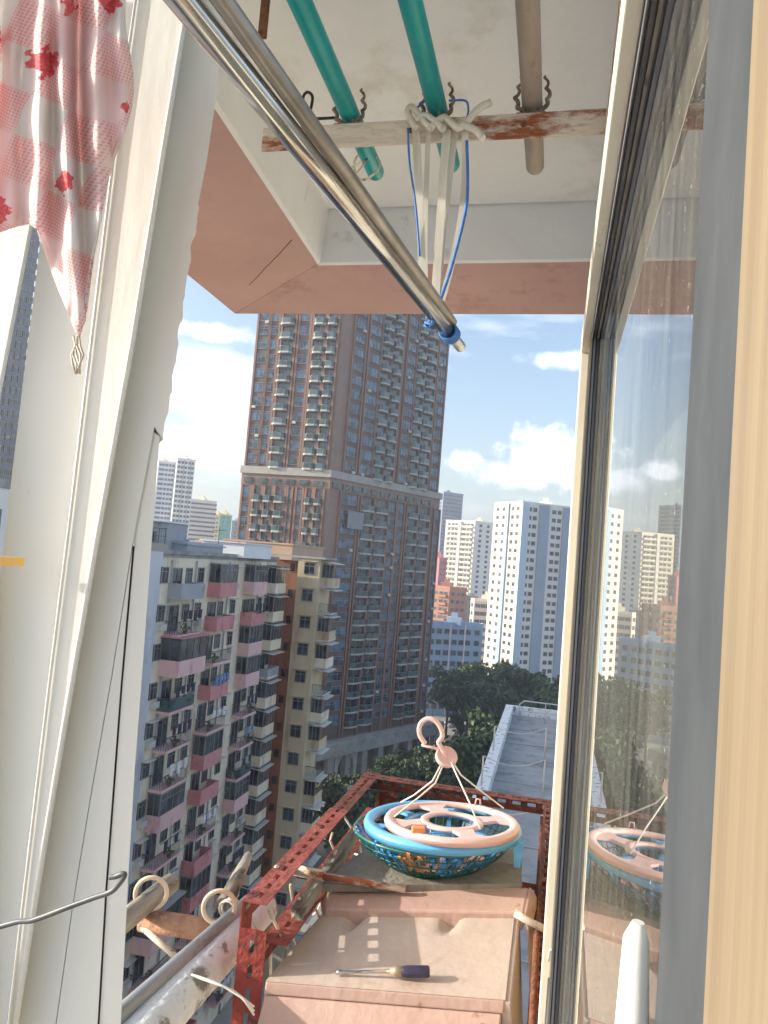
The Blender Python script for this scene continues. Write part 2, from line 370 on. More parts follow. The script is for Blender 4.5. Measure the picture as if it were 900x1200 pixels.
def tower_cols(tab, P, Q, zlo, zhi, out):
    n = int((zhi-zlo)/FH+.2)
    for (s0, s1, k) in tab:
        w = abs(s1-s0); c = (s0+s1)/2; wq = max(.9, round(w*2)/2)
        for i in range(n):
            z = zhi-(i+1)*FH
            if k == 'b': bays.setdefault(wq, []).append(fmat(P, Q, c, z, out))
            else: wins.setdefault(wq, []).append(fmat(P, Q, c, z+.55, out+.25))
            if k == 'w' and rnd.random() < .22: ac_places.append(fmat(P, Q, c+(.3 if rnd.random()<.5 else -.3)*w, z+.02, out+.3))
        T = fmat(P, Q, c, 0, out)
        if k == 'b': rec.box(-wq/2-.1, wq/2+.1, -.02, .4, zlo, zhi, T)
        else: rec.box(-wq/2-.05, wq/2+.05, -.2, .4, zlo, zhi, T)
        for e in (s0-.35*(1 if s1 > s0 else -1), s1+.35*(1 if s1 > s0 else -1)):
            pil.box(-.2, .2, -.45, .2, zlo, zhi, fmat(P, Q, e, 0, out))
Au, Cu, Bu = f2[0], f2[1], f2[2]
tower_cols(UPL, Au, Cu, bandz+1.6, bandz+1.6+FH*20, 0); tower_cols(UPR, Cu, Bu, bandz+1.6, bandz+1.6+FH*20, 0)
tower_cols(LOL, A, C, -36.3, 13.3, 0); tower_cols(LOR, C, B, -36.3, 13.3, 0)
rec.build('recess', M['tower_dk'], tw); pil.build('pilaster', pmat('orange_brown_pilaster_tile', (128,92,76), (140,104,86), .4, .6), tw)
for w, pl in sorted(bays.items()): repeat(tw, 'balcony', balc(w), [M['tslab'], M['tglass2'], M['winframe'], M['dglass']], pl, max(5, int(100*len(pl)/sum(map(len, bays.values())))))
for w, pl in sorted(wins.items()): repeat(tw, 'window', win(w, 1.9, 2 if w > 2.4 else 1, True, .12, .09), [M['tglass'], M['winframe']], pl, max(5, int(100*len(pl)/sum(map(len, wins.values())))))
acm = MB(); acm.box(-.4, .4, -.4, 0, 0, .5); acm.tube([(0,-.42,.25),(0,-.40,.25)], .2, 10)
repeat(tw, 'air_conditioner', acm, [M['slab']], ac_places, 60)
# refuge floor openings under the band
ref = MB(); ref.box(-1.0, 1.0, -.06, .3, 13.75, 14.9); refp = []
for P, Q in ((A, C), (C, B)):
    L = tlen(P, Q)
    for i in range(int(L/3)): refp.append(fmat(P, Q, 1.6+i*3, 0, .35))
rb = MB(); bf3 = sh(-.008); rb.prism([(x,y,13.41) for x,y in bf3], [(x,y,bandz-.01) for x,y in bf3]); rb.build('refuge_floor', M['tower'], tw); repeat(tw, 'refuge_opening', ref, [M['dglass']], refp)
# hoarding cloth hung on the tower's right face
T = fmat(C, B, (sx(400, 612, C, B)+sx(424, 612, C, B))/2, 0, .9)
hh = MB(); hh.box(-2.4, 2.4, -.15, 0, 6.1, 9.6, T)
tag(hh.build('netting_sheet', pmat('grey_scaffold_netting', (128,128,136), (146,144,150), 1.5, .9, stretch=(3,3,1))), 'grey sheet of netting covering a few windows on the brown tower', 'netting')
# podium: deck with pillars and arch
pod = thing('tower_podium', (C[0]+6, C[1]-6, G), 'pale concrete podium deck with pillars and arch at the foot of the brown tower', 'podium')
fd = (Vector((B[0],B[1],0))-Vector((C[0],C[1],0))).normalized(); fn_ = Vector((fd.y,-fd.x,0)); d1 = Vector((C[0],C[1],0))+fn_*2.8-fd*2.5; d2 = Vector((B[0],B[1],0))+fn_*2.8+fd*5
n_ = Vector((d2.y-d1.y, -(d2.x-d1.x), 0)).normalized()
q0 = Vector((d1.x, d1.y, 0)); q1 = Vector((d2.x, d2.y, 0)); q2 = q1-n_*20; q3 = q0-n_*20
dk = MB(); dk.prism([(p.x,p.y,-39.2) for p in (q0,q1,q2,q3)], [(p.x,p.y,-36.6) for p in (q0,q1,q2,q3)])
dk.build('deck', M['concrete'], pod)
PL = (q1-q0).length
for i in range(9):
    T = fmat(q0, q1, 2+i*(PL-4)/8, G, -.6); c = MB(); c.box(-.8, .8, -.1, 1.2, 0, 6.79, T); c.build('pillar', M['concrete'], pod)
ar = MB(); T = fmat(q0, q1, PL*.28, G, -1.4)
pts = [(-3.4,0), (-3.4,6.78), (3.4,6.78), (3.4,0), (2.4,0)]+[(2.4*math.cos(a*PI/10), 3.8+2.3*math.sin(a*PI/10)) for a in range(0, 11)]+[(-2.4,0)]
ar.prism([T @ Vector((x,0,z)) for x,z in pts], [T @ Vector((x,.6,z)) for x,z in pts]); ar.build('arch', M['slab'], pod)
bk = MB(); bk.box(-PL/2, PL/2, 4, 5, 0, 6.7, fmat(q0, q1, PL/2, G, 0)); bk.build('back_wall', M['tower_dk'], pod)
# ================================================================ PINK BLOCK
WX = -29.6; FX = -28.4
def yat(px, py, X): return ax(px, py, X).y
y0 = yat(187, 700, WX); y1 = yat(333, 700, FX)
pk = thing('pink_apartment_block', (WX-6, (y0+y1)/2, G), 'long weathered cream apartment block with pink and red balconies across the street', 'apartment block')
RZ = -.75; FHP = 3.0
m = MB(); m.box(WX-14, WX, y0, y1, G, RZ-.3); m.build('wall', M['pw_cream'], pk)
m = MB(); m.box(WX-14.02, WX+.0, y0-.12, y0-.003, G, RZ+.1); m.build('gable', M['pw_blue'], pk)
m = MB(); m.box(WX-14, WX+.05, y0, y1, RZ-.299, RZ-.02)
m.box(WX-14, WX+.25, y0-.1, y0+.15, RZ-.018, RZ+.75).box(WX-.02, WX+.25, y0+.152, y1, RZ-.018, RZ+.3)
m.build('roof', M['concrete'], pk)
bayp = [(yat(212,700,FX), yat(239,700,FX), 'a'), (yat(257,700,FX), yat(277,700,FX), 'b'), (yat(297,700,FX), yat(312,700,FX), 'c'), (yat(322,700,FX), yat(334,700,FX), 'd')]
nfl = 14
frames = {}
pwins = []; pwins2 = []; acs = []; cnt = 0
railm = M['iron']
def yb(i, z): return z
styles = {}
table = {'a': ['g','o','e','r','r','o','w','r','o','e','r','o','r','o'],
         'b': ['w','S','r','s','r','w','s','r','S','w','r','s','r','S'],
         'c': ['w','s','w','e','r','o','r','e','r','o','e','r','o','r'],
         'd': ['c','k','c','t','c','c','c','c','k','c','c','c','k','c']}
pinks = {'a': 'pw_pink', 'b': 'pw_red', 'c': 'pw_pink', 'd': 'pw_cream'}
garment_spots = []; plant_spots = []
for (b0, b1, key) in bayp:
    w = b1-b0; D = FX-WX
    for k in range(nfl):
        z = RZ-.35-(k+1)*FHP; st = table[key][k]; pm = M[pinks[key]]
        if key in 'c' and k == 1: pm = M['pw_red']
        if st == 'g': pm = M['pw_grey']
        if st == 'S' : pm = M['pw_red']
        if key == 'b' and st == 's' and k%2 == 0: pm = M['pw_pink'] if k > 6 else M['pw_red']
        jut = .55 if (key == 'a' and st == 'e') else 0
        X1 = FX+jut; Y0 = b0-jut*.5; Y1 = b1+jut*.5
        bl = MB(); bl.box(WX-.1, X1, Y0, Y1, z-.22, z); bo = bl.build('balcony', [pm if st in 'gseSw' else M['pw_pink'] if key != 'd' else M['pw_cream']], pk)
        solid = st in 'gseSwckt'
        if solid:
            t = .1; p = MB(); ph = 1.05 if key != 'd' else .85
            p.box(X1-t, X1, Y0, Y1, z+.003, z+ph).box(WX+.003, X1-t-.003, Y0, Y0+t, z+.003, z+ph).box(WX+.003, X1-t-.003, Y1-t, Y1, z+.003, z+ph)
            p.build('parapet', pm if st != 't' else M['pw_grey'], bo)
            top = z+ph
        else:
            r = MB(); top = z+1.0
            if st == 'r' and k % 3 == 0:
                r.mat(1).box(X1-.04, X1-.01, Y0, Y1, z+.1, z+.9).box(WX, X1-.05, Y0+.01, Y0+.04, z+.1, z+.9).mat(0)
            nb = int(w/.22)
            for i in range(nb+1):
                yy = Y0+.03+(Y1-Y0-.06)*i/nb; r.box(X1-.05, X1-.02, yy-.012, yy+.012, z, top)
            for i in range(6):
                xx = WX+.1+(X1-WX-.15)*i/5; r.box(xx-.012, xx+.012, Y0+.02, Y0+.05, z, top)
            r.box(X1-.07, X1-.01, Y0, Y1, top, top+.05).box(WX, X1-.075, Y0+.0, Y0+.06, top, top+.05)
            r.build('railing', [railm, M['tglass2']], bo)
        if st in 'eckw' :
            # closed in with window band above the parapet
            g_ = MB(); hz = FHP-.25-(top-z)-.1; g_.mat(0)
            dark = st in 'e' and key == 'a'
            g_.box(X1-.08, X1-.05, Y0+.05, Y1-.05, top, top+hz).box(WX+.05, X1-.06, Y0+.05, Y0+.08, top, top+hz)
            g_.mat(1)
            nm = 4
            for i in range(nm+1):
                yy = Y0+.06+(Y1-Y0-.12)*i/nm; g_.box(X1-.1, X1-.02, yy-.035, yy+.035, top, top+hz)
            for i in range(3):
                xx = WX+.1+(X1-WX-.2)*i/2; g_.box(xx-.03, xx+.03, Y0+.02, Y0+.1, top, top+hz)
            g_.box(X1-.1, X1-.015, Y0, Y1, top+hz, top+hz+.1).box(WX, X1-.105, Y0+.01, Y0+.1, top+hz, top+hz+.1)
            if rnd.random() < .5: g_.box(X1-.1, X1-.018, Y0, Y1, top+hz*.68, top+hz*.68+.05)
            g_.build('window_band', [M['dglass'] if dark or rnd.random() < .4 else glass2, M['iron'] if dark else M['winframe']] if False else [M['dglass'], M['iron'] if dark else M['winframe']], bo)
        if st == 'e' and key == 'a':
            a_ = MB(); a_.box(WX, X1+.25, Y0-.15, Y1+.15, z+FHP-.2, z+FHP-.12); a_.build('canopy', M['pw_red'] if k < 4 else M['concrete'], bo)
        if key == 'd':
            a_ = MB(); a_.prism([(WX,Y0-.1,z+FHP-.42),(X1+.45,Y0-.1,z+FHP-.62),(X1+.45,Y1+.1,z+FHP-.62),(WX,Y1+.1,z+FHP-.42)], [(WX,Y0-.1,z+FHP-.36),(X1+.45,Y0-.1,z+FHP-.56),(X1+.45,Y1+.1,z+FHP-.56),(WX,Y1+.1,z+FHP-.36)])
            a_.build('canopy', M['slab'], bo)
        # doors and windows behind
        pwins.append(Matrix.Translation((WX+.01, (b0+b1)/2-w*.2, z+.05)) @ Matrix.Rotation(PI/2, 4, 'Z'))
        pwins2.append(Matrix.Translation((WX+.01, b1-.75, z+.95)) @ Matrix.Rotation(PI/2, 4, 'Z'))
        if not solid: plant_spots.append((X1-.25, Y0+.5+rnd.random()*(w-1), z, k, key))
        if st in 'rso' and rnd.random() < .55: garment_spots.append((X1+.18, Y0+.3, Y1-.3, z+1.9, k, key))
    # windows in the wall strip before each bay
edges = [y0+.1]+[b for bb in bayp for b in (bb[0]-.0, bb[1]+.0)]
strips = [(yat(190,700,WX), 1.0)]
for i in range(3):
    a = bayp[i][1]+.2; b = bayp[i+1][0]-.4
    strips.append(((a+b)/2, min(1.5, (b-a)*.6)))
w3 = []
for (yy, w) in strips:
    for k in range(nfl):
        w3.append(Matrix.Translation((WX+.01, yy, RZ-.35-(k+1)*FHP+1.0)) @ Matrix.Rotation(PI/2, 4, 'Z'))
        if rnd.random() < .6: acs.append(Matrix.Translation((WX+.01, yy+.1, RZ-.35-(k+1)*FHP+.35)) @ Matrix.Rotation(PI/2, 4, 'Z'))
repeat(pk, 'door', win(1.6, 2.2, 1, False, .08, .08), [M['dglass'], M['winframe']], pwins)
repeat(pk, 'window', win(1.05, 1.3, 1, True, .08, .07), [M['dglass'], M['winframe']], w3+pwins2)
repeat(pk, 'air_conditioner', acm, [M['slab']], acs)
aw = MB()
for (yy, w) in strips:
    for k in range(nfl):
        if rnd.random() < .7: aw.box(WX+.002, WX+.55, yy-w*.5-.15, yy+w*.5+.15, RZ-.35-(k+1)*FHP+2.36, RZ-.35-(k+1)*FHP+2.42)
tag(aw.build('window_awning', M['slab'], pk), kind='stuff')
dp = MB()
for yy in (y0+1.3, bayp[0][1]+.35, bayp[1][1]+.4, bayp[2][1]+.3):
    dp.tube([(WX+.12, yy, G), (WX+.12, yy, RZ-.5)], .07, 6)
dp.build('drain_pipe', M['pw_grey'], pk)
# laundry on the balconies
gcol = [((60,40,48),'dark red'), ((150,40,46),'bright red'), ((40,44,60),'navy'), ((200,200,204),'white'), ((90,120,160),'blue')]
place_words = {'a':'nearest balcony column','b':'second balcony column','c':'third balcony column','d':'farthest balcony column'}
ordn = ['top','second','third','fourth','fifth','sixth','seventh','eighth','ninth','tenth','eleventh','twelfth','thirteenth','fourteenth']
for (X, ya, ybb, z, k, key) in garment_spots[:20]:
    c, nm = gcol[rnd.randrange(5)]; m = MB(); m.tube([(X, ya, z), (X, ybb, z)], .03, 5)
    n = rnd.randint(2, 4)
    m.mat(1)
    for i in range(n):
        yy = ya+(ybb-ya)*(i+.5)/n; ww = .25; hh_ = .6+rnd.random()*.4
        m.prism([(X-.03,yy-ww,z), (X-.03,yy+ww,z), (X-.05,yy+ww*.8,z-hh_), (X-.04,yy-ww*.85,z-hh_)], [(X+.03,yy-ww,z), (X+.03,yy+ww,z), (X+.04,yy+ww*.8,z-hh_), (X+.05,yy-ww*.85,z-hh_)])
    tag(m.build('laundry', [M['iron'], pmat('laundry_cloth', c, None, 2, .9)]), '%s laundry on a pole at the %s balcony down, %s' % (nm, ordn[k], place_words[key]), 'laundry', 'laundry on the pink block')
leafb = MB()
for i in range(46):
    a, b_, r_ = rnd.random()*2*PI, rnd.random()*PI*.5, .32*rnd.random()**.4
    c = Vector((math.cos(a)*math.cos(b_)*r_, math.sin(a)*math.cos(b_)*r_, .3+math.sin(b_)*r_*1.2)); s_ = .09
    u = Vector((rnd.uniform(-1,1), rnd.uniform(-1,1), rnd.uniform(-1,1))).normalized(); w_ = u.orthogonal().normalized()
    b0_ = len(leafb.v); leafb.v += [c-u*s_, c+w_*s_*.6, c+u*s_, c-w_*s_*.6]; leafb.face((b0_, b0_+1, b0_+2, b0_+3))
potm = MB(); potm.lathe([(0,0),(.14,0),(.19,.28),(.16,.28),(.15,.2),(0,.2)], (0,0,0), 12)
lm_ = leafb.mesh('foliage', [M['leaf2']]); pm_ = potm.mesh('pot', [M['brown']])
for i, (X, Y, z, k, key) in enumerate(plant_spots[:26]):
    r = thing('potted_plant', (X, Y, z), 'leafy potted plant on the %s balcony down, %s' % (ordn[k], place_words[key]), 'plant', 'potted plants on the pink block balconies')
    for nme, me in (('foliage', lm_), ('pot', pm_)):
        o = bpy.data.objects.new(nme, me); COL.objects.link(o); o.parent = r
        if nme == 'foliage': o.scale = (1.3, 1.3, 1.2)
# roof clutter of the pink block
def shed(name, x0, x1, ya, ybb, z0, z1, mw, mr, label, cat, slope=0, wins_=0):
    r = thing(name, ((x0+x1)/2, (ya+ybb)/2, z0), label, cat)
    m = MB(); m.box(x0, x1, ya, ybb, z0, z1); m.build('wall', mw, r)
    m = MB(); o = .2; m.prism([(x0-o,ya-o,z1+.003),(x1+o,ya-o,z1+.003-slope),(x1+o,ybb+o,z1+.003-slope),(x0-o,ybb+o,z1+.003)], [(x0-o,ya-o,z1+.12),(x1+o,ya-o,z1+.12-slope),(x1+o,ybb+o,z1+.12-slope),(x0-o,ybb+o,z1+.12)]); m.build('roof', mr, r)
    if wins_:
        W = win(.9, .9, 1)
        repeat(r, 'window', W, [M['dglass'], M['winframe']], [Matrix.Translation((x0+(x1-x0)*(i+.5)/wins_, ya-.01, z0+.8)) for i in range(wins_)])
    return r
a = yat(222, 652, WX); b = yat(264, 652, WX); c = yat(275, 652, WX); d = yat(308, 652, WX)
shed('rooftop_shed', WX-5, WX-.3, a, b, RZ, RZ+1.1, M['roofshed'], M['roofshed'], 'low grey corrugated shed on the pink block roof', 'shed', .3)
shed('rooftop_shed', WX-3.5, WX+.9, c, d, RZ, RZ+1.35, M['roofwhite'], M['roofwhite'], 'white sheet-metal rooftop shed at the far end of the pink block', 'shed')
shed('rooftop_house', WX-5.5, WX-1.6, y0+2.2, y0+6.4, RZ, RZ+2.5, M['pw_grey'], M['roofwhite'], 'small grey rooftop hut with white flat roof behind a mesh fence', 'hut', 0, 2)
fn = thing('mesh_fence', (WX-6, y0+.4, RZ+.7), 'grey mesh fence along the near roof edge of the pink block', 'fence')
m = MB()
for i in range(22): m.box(WX-12+i*.56, WX-12+i*.56+.04, y0+.3, y0+.34, RZ+.72, RZ+1.9)
m.box(WX-12, WX-.1, y0+.3, y0+.35, RZ+1.9, RZ+1.96).box(WX-12, WX-.1, y0+.3, y0+.35, RZ+1.3, RZ+1.34)
m.build('post', M['iron'], fn)
m = MB()
for i in range(60): m.box(WX-12+i*.2, WX-12+i*.2+.02, y0+.36, y0+.375, RZ+.72, RZ+1.9)
for i in range(7): m.box(WX-12, WX-.1, y0+.376, y0+.39, RZ+.8+i*.17, RZ+.82+i*.17)
m.build('mesh', M['winframe'], fn)
def tank(x, y, label):
    m = MB(); m.lathe([(0,0),(.6,0),(.62,.6),(.6,1.1),(.4,1.3),(0,1.32)], (x,y,RZ), 14); tag(m.build('water_tank', M['winframe']), label, 'water tank', 'water tanks on the pink block roof')
tank(WX-4.6, bayp[1][1]-1.2, 'round grey water tank on the roof in front of the tan building'); tank(WX-2.4, y0+7.4, 'round grey water tank just behind the rooftop hut')
def antenna(x, y, z, h, label):
    m = MB(); m.tube([(x,y,z),(x,y,z+h)], .035, 5); m.tube([(x-.7,y,z+h*.85),(x+.7,y,z+h*.9)], .02, 4)
    for i in range(6): m.tube([(x-.6+i*.23,y-.25,z+h*.86),(x-.6+i*.23,y+.25,z+h*.86)], .015, 4)
    tag(m.build('tv_antenna', M['iron']), label, 'antenna', 'television antennas on the roof')
antenna(WX-2.5, bayp[1][0]-2.5, RZ, 2.2, 'television antenna left of the grey corrugated shed'); antenna(WX-1.5, bayp[1][1]+.8, RZ, 2.8, 'tall television antenna beside the white rooftop shed')
antenna(WX-9, y0+10, RZ, 3.4, 'thin television antenna behind the rooftop hut')
# ================================================================ OCHRE / BROWN BLOCK
oc = thing('ochre_apartment_block', (-26.5, 84, G), 'slim stained ochre apartment block with orange-brown recess right of the pink block', 'apartment block')
ya_ = 78.0; xa = ay(346, 700, ya_).x; xb = ay(372, 700, ya_).x
topz = ay(345, 653, ya_).z
m = MB(); m.box(xa, xb, ya_, ya_+4.2, G, topz); m.build('wall', M['ochre'], oc)
xr = ay(331, 700, ya_+2).x
m = MB(); m.box(xr-8, xa-.003, ya_+1.5, ya_+6, G, topz-.4); m.build('recess_wall', M['brown'], oc)
m = MB(); m.box(xr-2, xb+.6, ya_-.25, ya_+4.4, topz+.003, topz+.2); m.build('roof', M['concrete'], oc)
pl = []; pl2 = []; dws = []
for k in range(14):
    z = topz-(k+1)*2.95
    xc = (ay(360, 700, ya_).x)
    pl.append(Matrix.Translation((xc, ya_-.01, z+1.2)))
    pl2.append(Matrix.Translation(((xr+xa)/2, ya_+1.49, z+1.3)))
repeat(oc, 'window', win(1.25, 1.3, 1, True, .08, .07), [M['dglass'], M['winframe']], pl)
repeat(oc, 'window', win(.7, 1.0, 0, False, .08, .06), [M['dglass'], M['brown']], pl2)
m = MB()
for k in range(14): m.box(xc-.85, xc+.85, ya_-.3, ya_-.003, topz-(k+1)*2.95+2.62, topz-(k+1)*2.95+2.7)
m.build('canopy', M['ochre'], oc)
for k in range(14):
    z = topz-(k+1)*2.95; xe = xb+1.35; ye = ya_+3.6
    b_ = MB(); b_.box(xb-.1, xe, ya_+.8, ye, z-.15, z); bo = b_.build('balcony', M['slab'], oc)
    if k % 3 != 1:
        p = MB(); p.box(xe-.1, xe, ya_+.8, ye, z+.003, z+.95).box(xb+.003, xe-.103, ya_+.8, ya_+.9, z+.003, z+.95); p.build('parapet', M['pw_cream'] if k%2 else M['ochre'], bo)
        gq = MB(); gq.box(xb+.1, xe-.06, ya_+.86, ya_+.89, z+.95, z+2.4).mat(1)
        for i in range(4): xx = xb+.06+(xe-xb-.12)*i/3; gq.box(xx-.03, xx+.03, ya_+.82, ya_+.859, z+.95, z+2.4)
        gq.build('window_band', [M['dglass'], M['winframe']], bo)
    else:
        r = MB()
        for i in range(9): xx = xb+.05+(xe-xb-.1)*i/8; r.box(xx-.015, xx+.015, ya_+.82, ya_+.85, z, z+1.0)
        for i in range(14): yy = ya_+.85+2.7*i/13; r.box(xe-.05, xe-.02, yy-.015, yy+.015, z, z+1.0)
        r.box(xb, xe, ya_+.8, ya_+.87, z+1.0, z+1.05); r.build('railing', M['iron'], bo)
    a_ = MB(); a_.prism([(xb,ya_+.5,z+2.75),(xe+.5,ya_+.5,z+2.5),(xe+.5,ye,z+2.5),(xb,ye,z+2.75)], [(xb,ya_+.5,z+2.81),(xe+.5,ya_+.5,z+2.56),(xe+.5,ye,z+2.56),(xb,ye,z+2.81)]); a_.build('canopy', M['slab'], bo)
# tan building behind
Yt = 97.0
x0_ = ay(262, 640, Yt).x; x1_ = ay(343, 640, Yt).x; zt = ay(262, 633, Yt).z
tn = thing('tan_building', ((x0_+x1_)/2, Yt, G), 'plain tan building with stepped roof rising behind the pink block', 'building')
m = MB(); m.box(x0_, x1_, Yt, Yt+14, G, zt); m.build('wall', M['tan'], tn)
xl = ay(232, 640, Yt+5).x
m = MB(); m.box(xl, x0_-.003, Yt+4, Yt+18, G, zt-.2); m.build('annex', M['tan'], tn)
m = MB(); m.box(x0_-.15, x1_+.15, Yt-.15, Yt+14.15, zt+.003, zt+.25); m.build('parapet', M['tan'], tn)
# ================================================================ FAR BUILDINGS
def far(name, label, pxl, pxc, pxr, py, Yc, Yl, Yr, fh, lw, rw, lcols, rcols, wsz=(1.4,1.3), ledge=None, strips=None, roof=None, lledge=None, cat='apartment block'):
    r = ray(pxc, py); Cn = (r.x/r.y*Yc, Yc); zt = r.z/r.y*Yc
    def pt(px, Y): q = ray(px, py+ (px-pxc)*.08); return (q.x/q.y*Y, Y)
    Ln, Rn = pt(pxl, Yl), pt(pxr, Yr)
    Bk = (Ln[0]+Rn[0]-Cn[0], Ln[1]+Rn[1]-Cn[1])
    root = thing(name, (Cn[0], Cn[1], G), label, cat)
    # walls: left and right bodies as one prism each half
    b = MB(); mid = ((Ln[0]+Rn[0])/2, (Ln[1]+Rn[1])/2)
    b.prism([(p[0],p[1],G) for p in (Cn,Ln,Bk,Rn)][::-1], [(p[0],p[1],zt) for p in (Cn,Ln,Bk,Rn)][::-1])
    for i, f in enumerate(b.f):
        pass
    b.build('wall', rw, root)
    # left face colour (cream paints in sunlight), a thin skin 6 cm proud
    if lw is not rw:
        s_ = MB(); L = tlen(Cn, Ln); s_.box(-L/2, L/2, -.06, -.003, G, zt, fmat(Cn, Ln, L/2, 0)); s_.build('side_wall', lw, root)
    n = int((zt-G)/fh); W = win(wsz[0], wsz[1], 1, False, .1, .12); pls = []; lds = []
    for (P, Q, cc) in ((Cn, Ln, lcols), (Cn, Rn, rcols)):
        L = tlen(P, Q)
        for f in cc:
            for k in range(n): pls.append(fmat(P, Q, L*f, zt-.4-(k+1)*fh+.9, .07))
    repeat(root, 'window', W, [M['fglass'], M['winframe']], pls)
    for (side, f, w, mm, dp_) in (strips or []):
        P, Q = (Cn, Ln) if side == 'l' else (Cn, Rn); L = tlen(P, Q)
        s_ = MB(); s_.box(-w*L/2, w*L/2, -dp_, .05, G, zt+.3, fmat(P, Q, L*f, 0, .08)); s_.build('pier', mm, root)
    for (side, f0, f1, mm, hgt) in (ledge or []):
        P, Q = (Cn, Ln) if side == 'l' else (Cn, Rn); L = tlen(P, Q); w = (f1-f0)*L; pr = MB(); pr.box(-w/2, w/2, -1.0, .1, 0, hgt)
        repeat(root, 'balcony', pr, [mm], [fmat(P, Q, L*(f0+f1)/2, zt-.4-(k+1)*fh, .07) for k in range(n)])
    rf = MB(); rf.box(-2.2, 2.2, 0, 4, 0, 2.4, Matrix.Translation((mid[0], mid[1]-2, zt))); rf.box(-1, 1, .6, 2.4, 2.4, 3.8, Matrix.Translation((mid[0], mid[1]-2, zt)))
    P_ = [Cn, Ln, Bk, Rn]
    rf.build('roof_house', roof or lw, root)
    pa = MB()
    for i in range(4):
        p, q = P_[i], P_[(i+1) % 4]; L = tlen(p, q); pa.box(-L/2, L/2, .05, .3, 0, .9, fmat(p, q, L/2, zt))
    pa.build('parapet', roof or lw, root)
    return root
# big white-and-blue block
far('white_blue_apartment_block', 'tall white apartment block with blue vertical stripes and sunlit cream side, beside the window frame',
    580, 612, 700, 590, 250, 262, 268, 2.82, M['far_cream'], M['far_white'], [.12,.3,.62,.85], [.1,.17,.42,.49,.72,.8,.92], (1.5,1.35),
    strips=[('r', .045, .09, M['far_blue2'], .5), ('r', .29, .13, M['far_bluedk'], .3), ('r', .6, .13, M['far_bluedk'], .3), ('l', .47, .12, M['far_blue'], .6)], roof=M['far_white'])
far('striped_cream_block', 'cream apartment block with white balcony bands just right of the brown tower',
    523, 557, 600, 612, 420, 428, 440, 2.9, M['far_cream'], M['far_white'], [.1,.22,.34,.62,.74,.88], [.15,.35,.55,.8], (1.9,1.5),
    ledge=[('l', .05, .42, M['far_cream'], 1.1), ('l', .55, .97, M['far_cream'], 1.1)], strips=[('l', .48, .08, M['far_white'], 1.2)])
far('grey_glass_tower', 'dark blue grey tower rising behind the cream striped block', 508, 520, 543, 577, 600, 620, 615, 3.2, M['far_grey'], M['far_grey'], [.2,.5,.8], [.1,.25,.4,.55,.7,.85], (3,1.8), cat='tower')
far('rose_building', 'small rose red building at the right foot of the brown tower', 505, 515, 524, 655, 390, 394, 398, 3.2, M['far_pinkred'], M['far_pinkred'], [.5], [.3,.7], (1.4,1.4))
far('orange_building', 'orange brown mid-rise building under the cream striped block', 500, 527, 547, 690, 300, 304, 306, 3.2, M['far_orange'], M['far_orange'], [.15,.35,.6,.8], [.2,.5,.8], (1.6,1.4), ledge=[('l', .1, .5, M['far_orange'], 1.0)])
far('grey_low_block', 'small dark grey building between the orange and cream buildings', 544, 547, 562, 705, 310, 312, 316, 3.0, M['concrete'], M['concrete'], [], [.3,.7], (1.6,1.4))
far('pale_pink_block', 'pale pinkish low block with square windows, left of the white and blue block', 552, 556, 590, 704, 285, 288, 290, 3.0, M['far_cream'], pmat('pale_pinkish_render', (206,190,186), (214,200,194), .2, .85), [.5], [.12,.3,.48,.66,.84], (2,1.5))
far('blue_school_building', 'light blue institutional building with dark square windows above the trees', 498, 500, 566, 731, 228, 232, 238, 3.3, M['far_blue'], M['far_blue'], [], [.1,.23,.36,.5,.62,.74,.9], (1.7,1.6), strips=[('r', .68, .02, M['far_white'], .25), ('r', .42, .015, M['far_white'], .25)], cat='building')
# behind left
far('white_high_rise', 'left white high-rise with sunlit side on the left skyline', 176, 186, 206, 541, 400, 410, 404, 2.9, M['far_cream'], pmat('shade_tint_blue_render', (176,190,208), (190,202,216), .2, .85), [.5], [.15,.3,.5,.7,.88], (1.6,1.5), cat='high-rise')  # white block with sun and shade painted in as cream and pale blue
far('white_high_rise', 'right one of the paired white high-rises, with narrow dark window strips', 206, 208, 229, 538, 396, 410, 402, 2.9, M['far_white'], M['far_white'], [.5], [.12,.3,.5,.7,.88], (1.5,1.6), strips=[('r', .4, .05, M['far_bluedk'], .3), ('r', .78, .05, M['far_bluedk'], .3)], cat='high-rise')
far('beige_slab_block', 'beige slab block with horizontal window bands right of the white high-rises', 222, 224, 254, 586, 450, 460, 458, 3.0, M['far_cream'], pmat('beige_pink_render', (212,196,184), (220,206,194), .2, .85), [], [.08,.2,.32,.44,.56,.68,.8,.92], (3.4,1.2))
far('green_netted_block', 'distant block wrapped in green netting left of the brown tower', 256, 258, 272, 603, 520, 530, 528, 3.2, M['far_yellow'], M['far_green'], [], [.3,.7], (1.5,1.4))
far('yellow_block', 'narrow pale yellow block beside the green netted one', 251, 252, 258, 604, 500, 505, 505, 3.2, M['far_yellow'], M['far_yellow'], [], [.5], (1.5,1.4))
far('far_grey_block', 'small distant grey block touching the left edge of the brown tower', 271, 272, 288, 611, 540, 548, 548, 3.2, M['concrete'], M['concrete'], [], [.3,.7], (1.5,1.4))
far('slate_office_tower', 'dark slate tower seen through the narrow gap of the left window', -60, -50, 60, 150, 160, 165, 172, 3.2, M['far_grey'], pmat('slate_curtain_wall', (70,80,96), (84,94,110), .2, .4), [], [i/16+.03 for i in range(16)], (2.1,1.7), cat='tower')
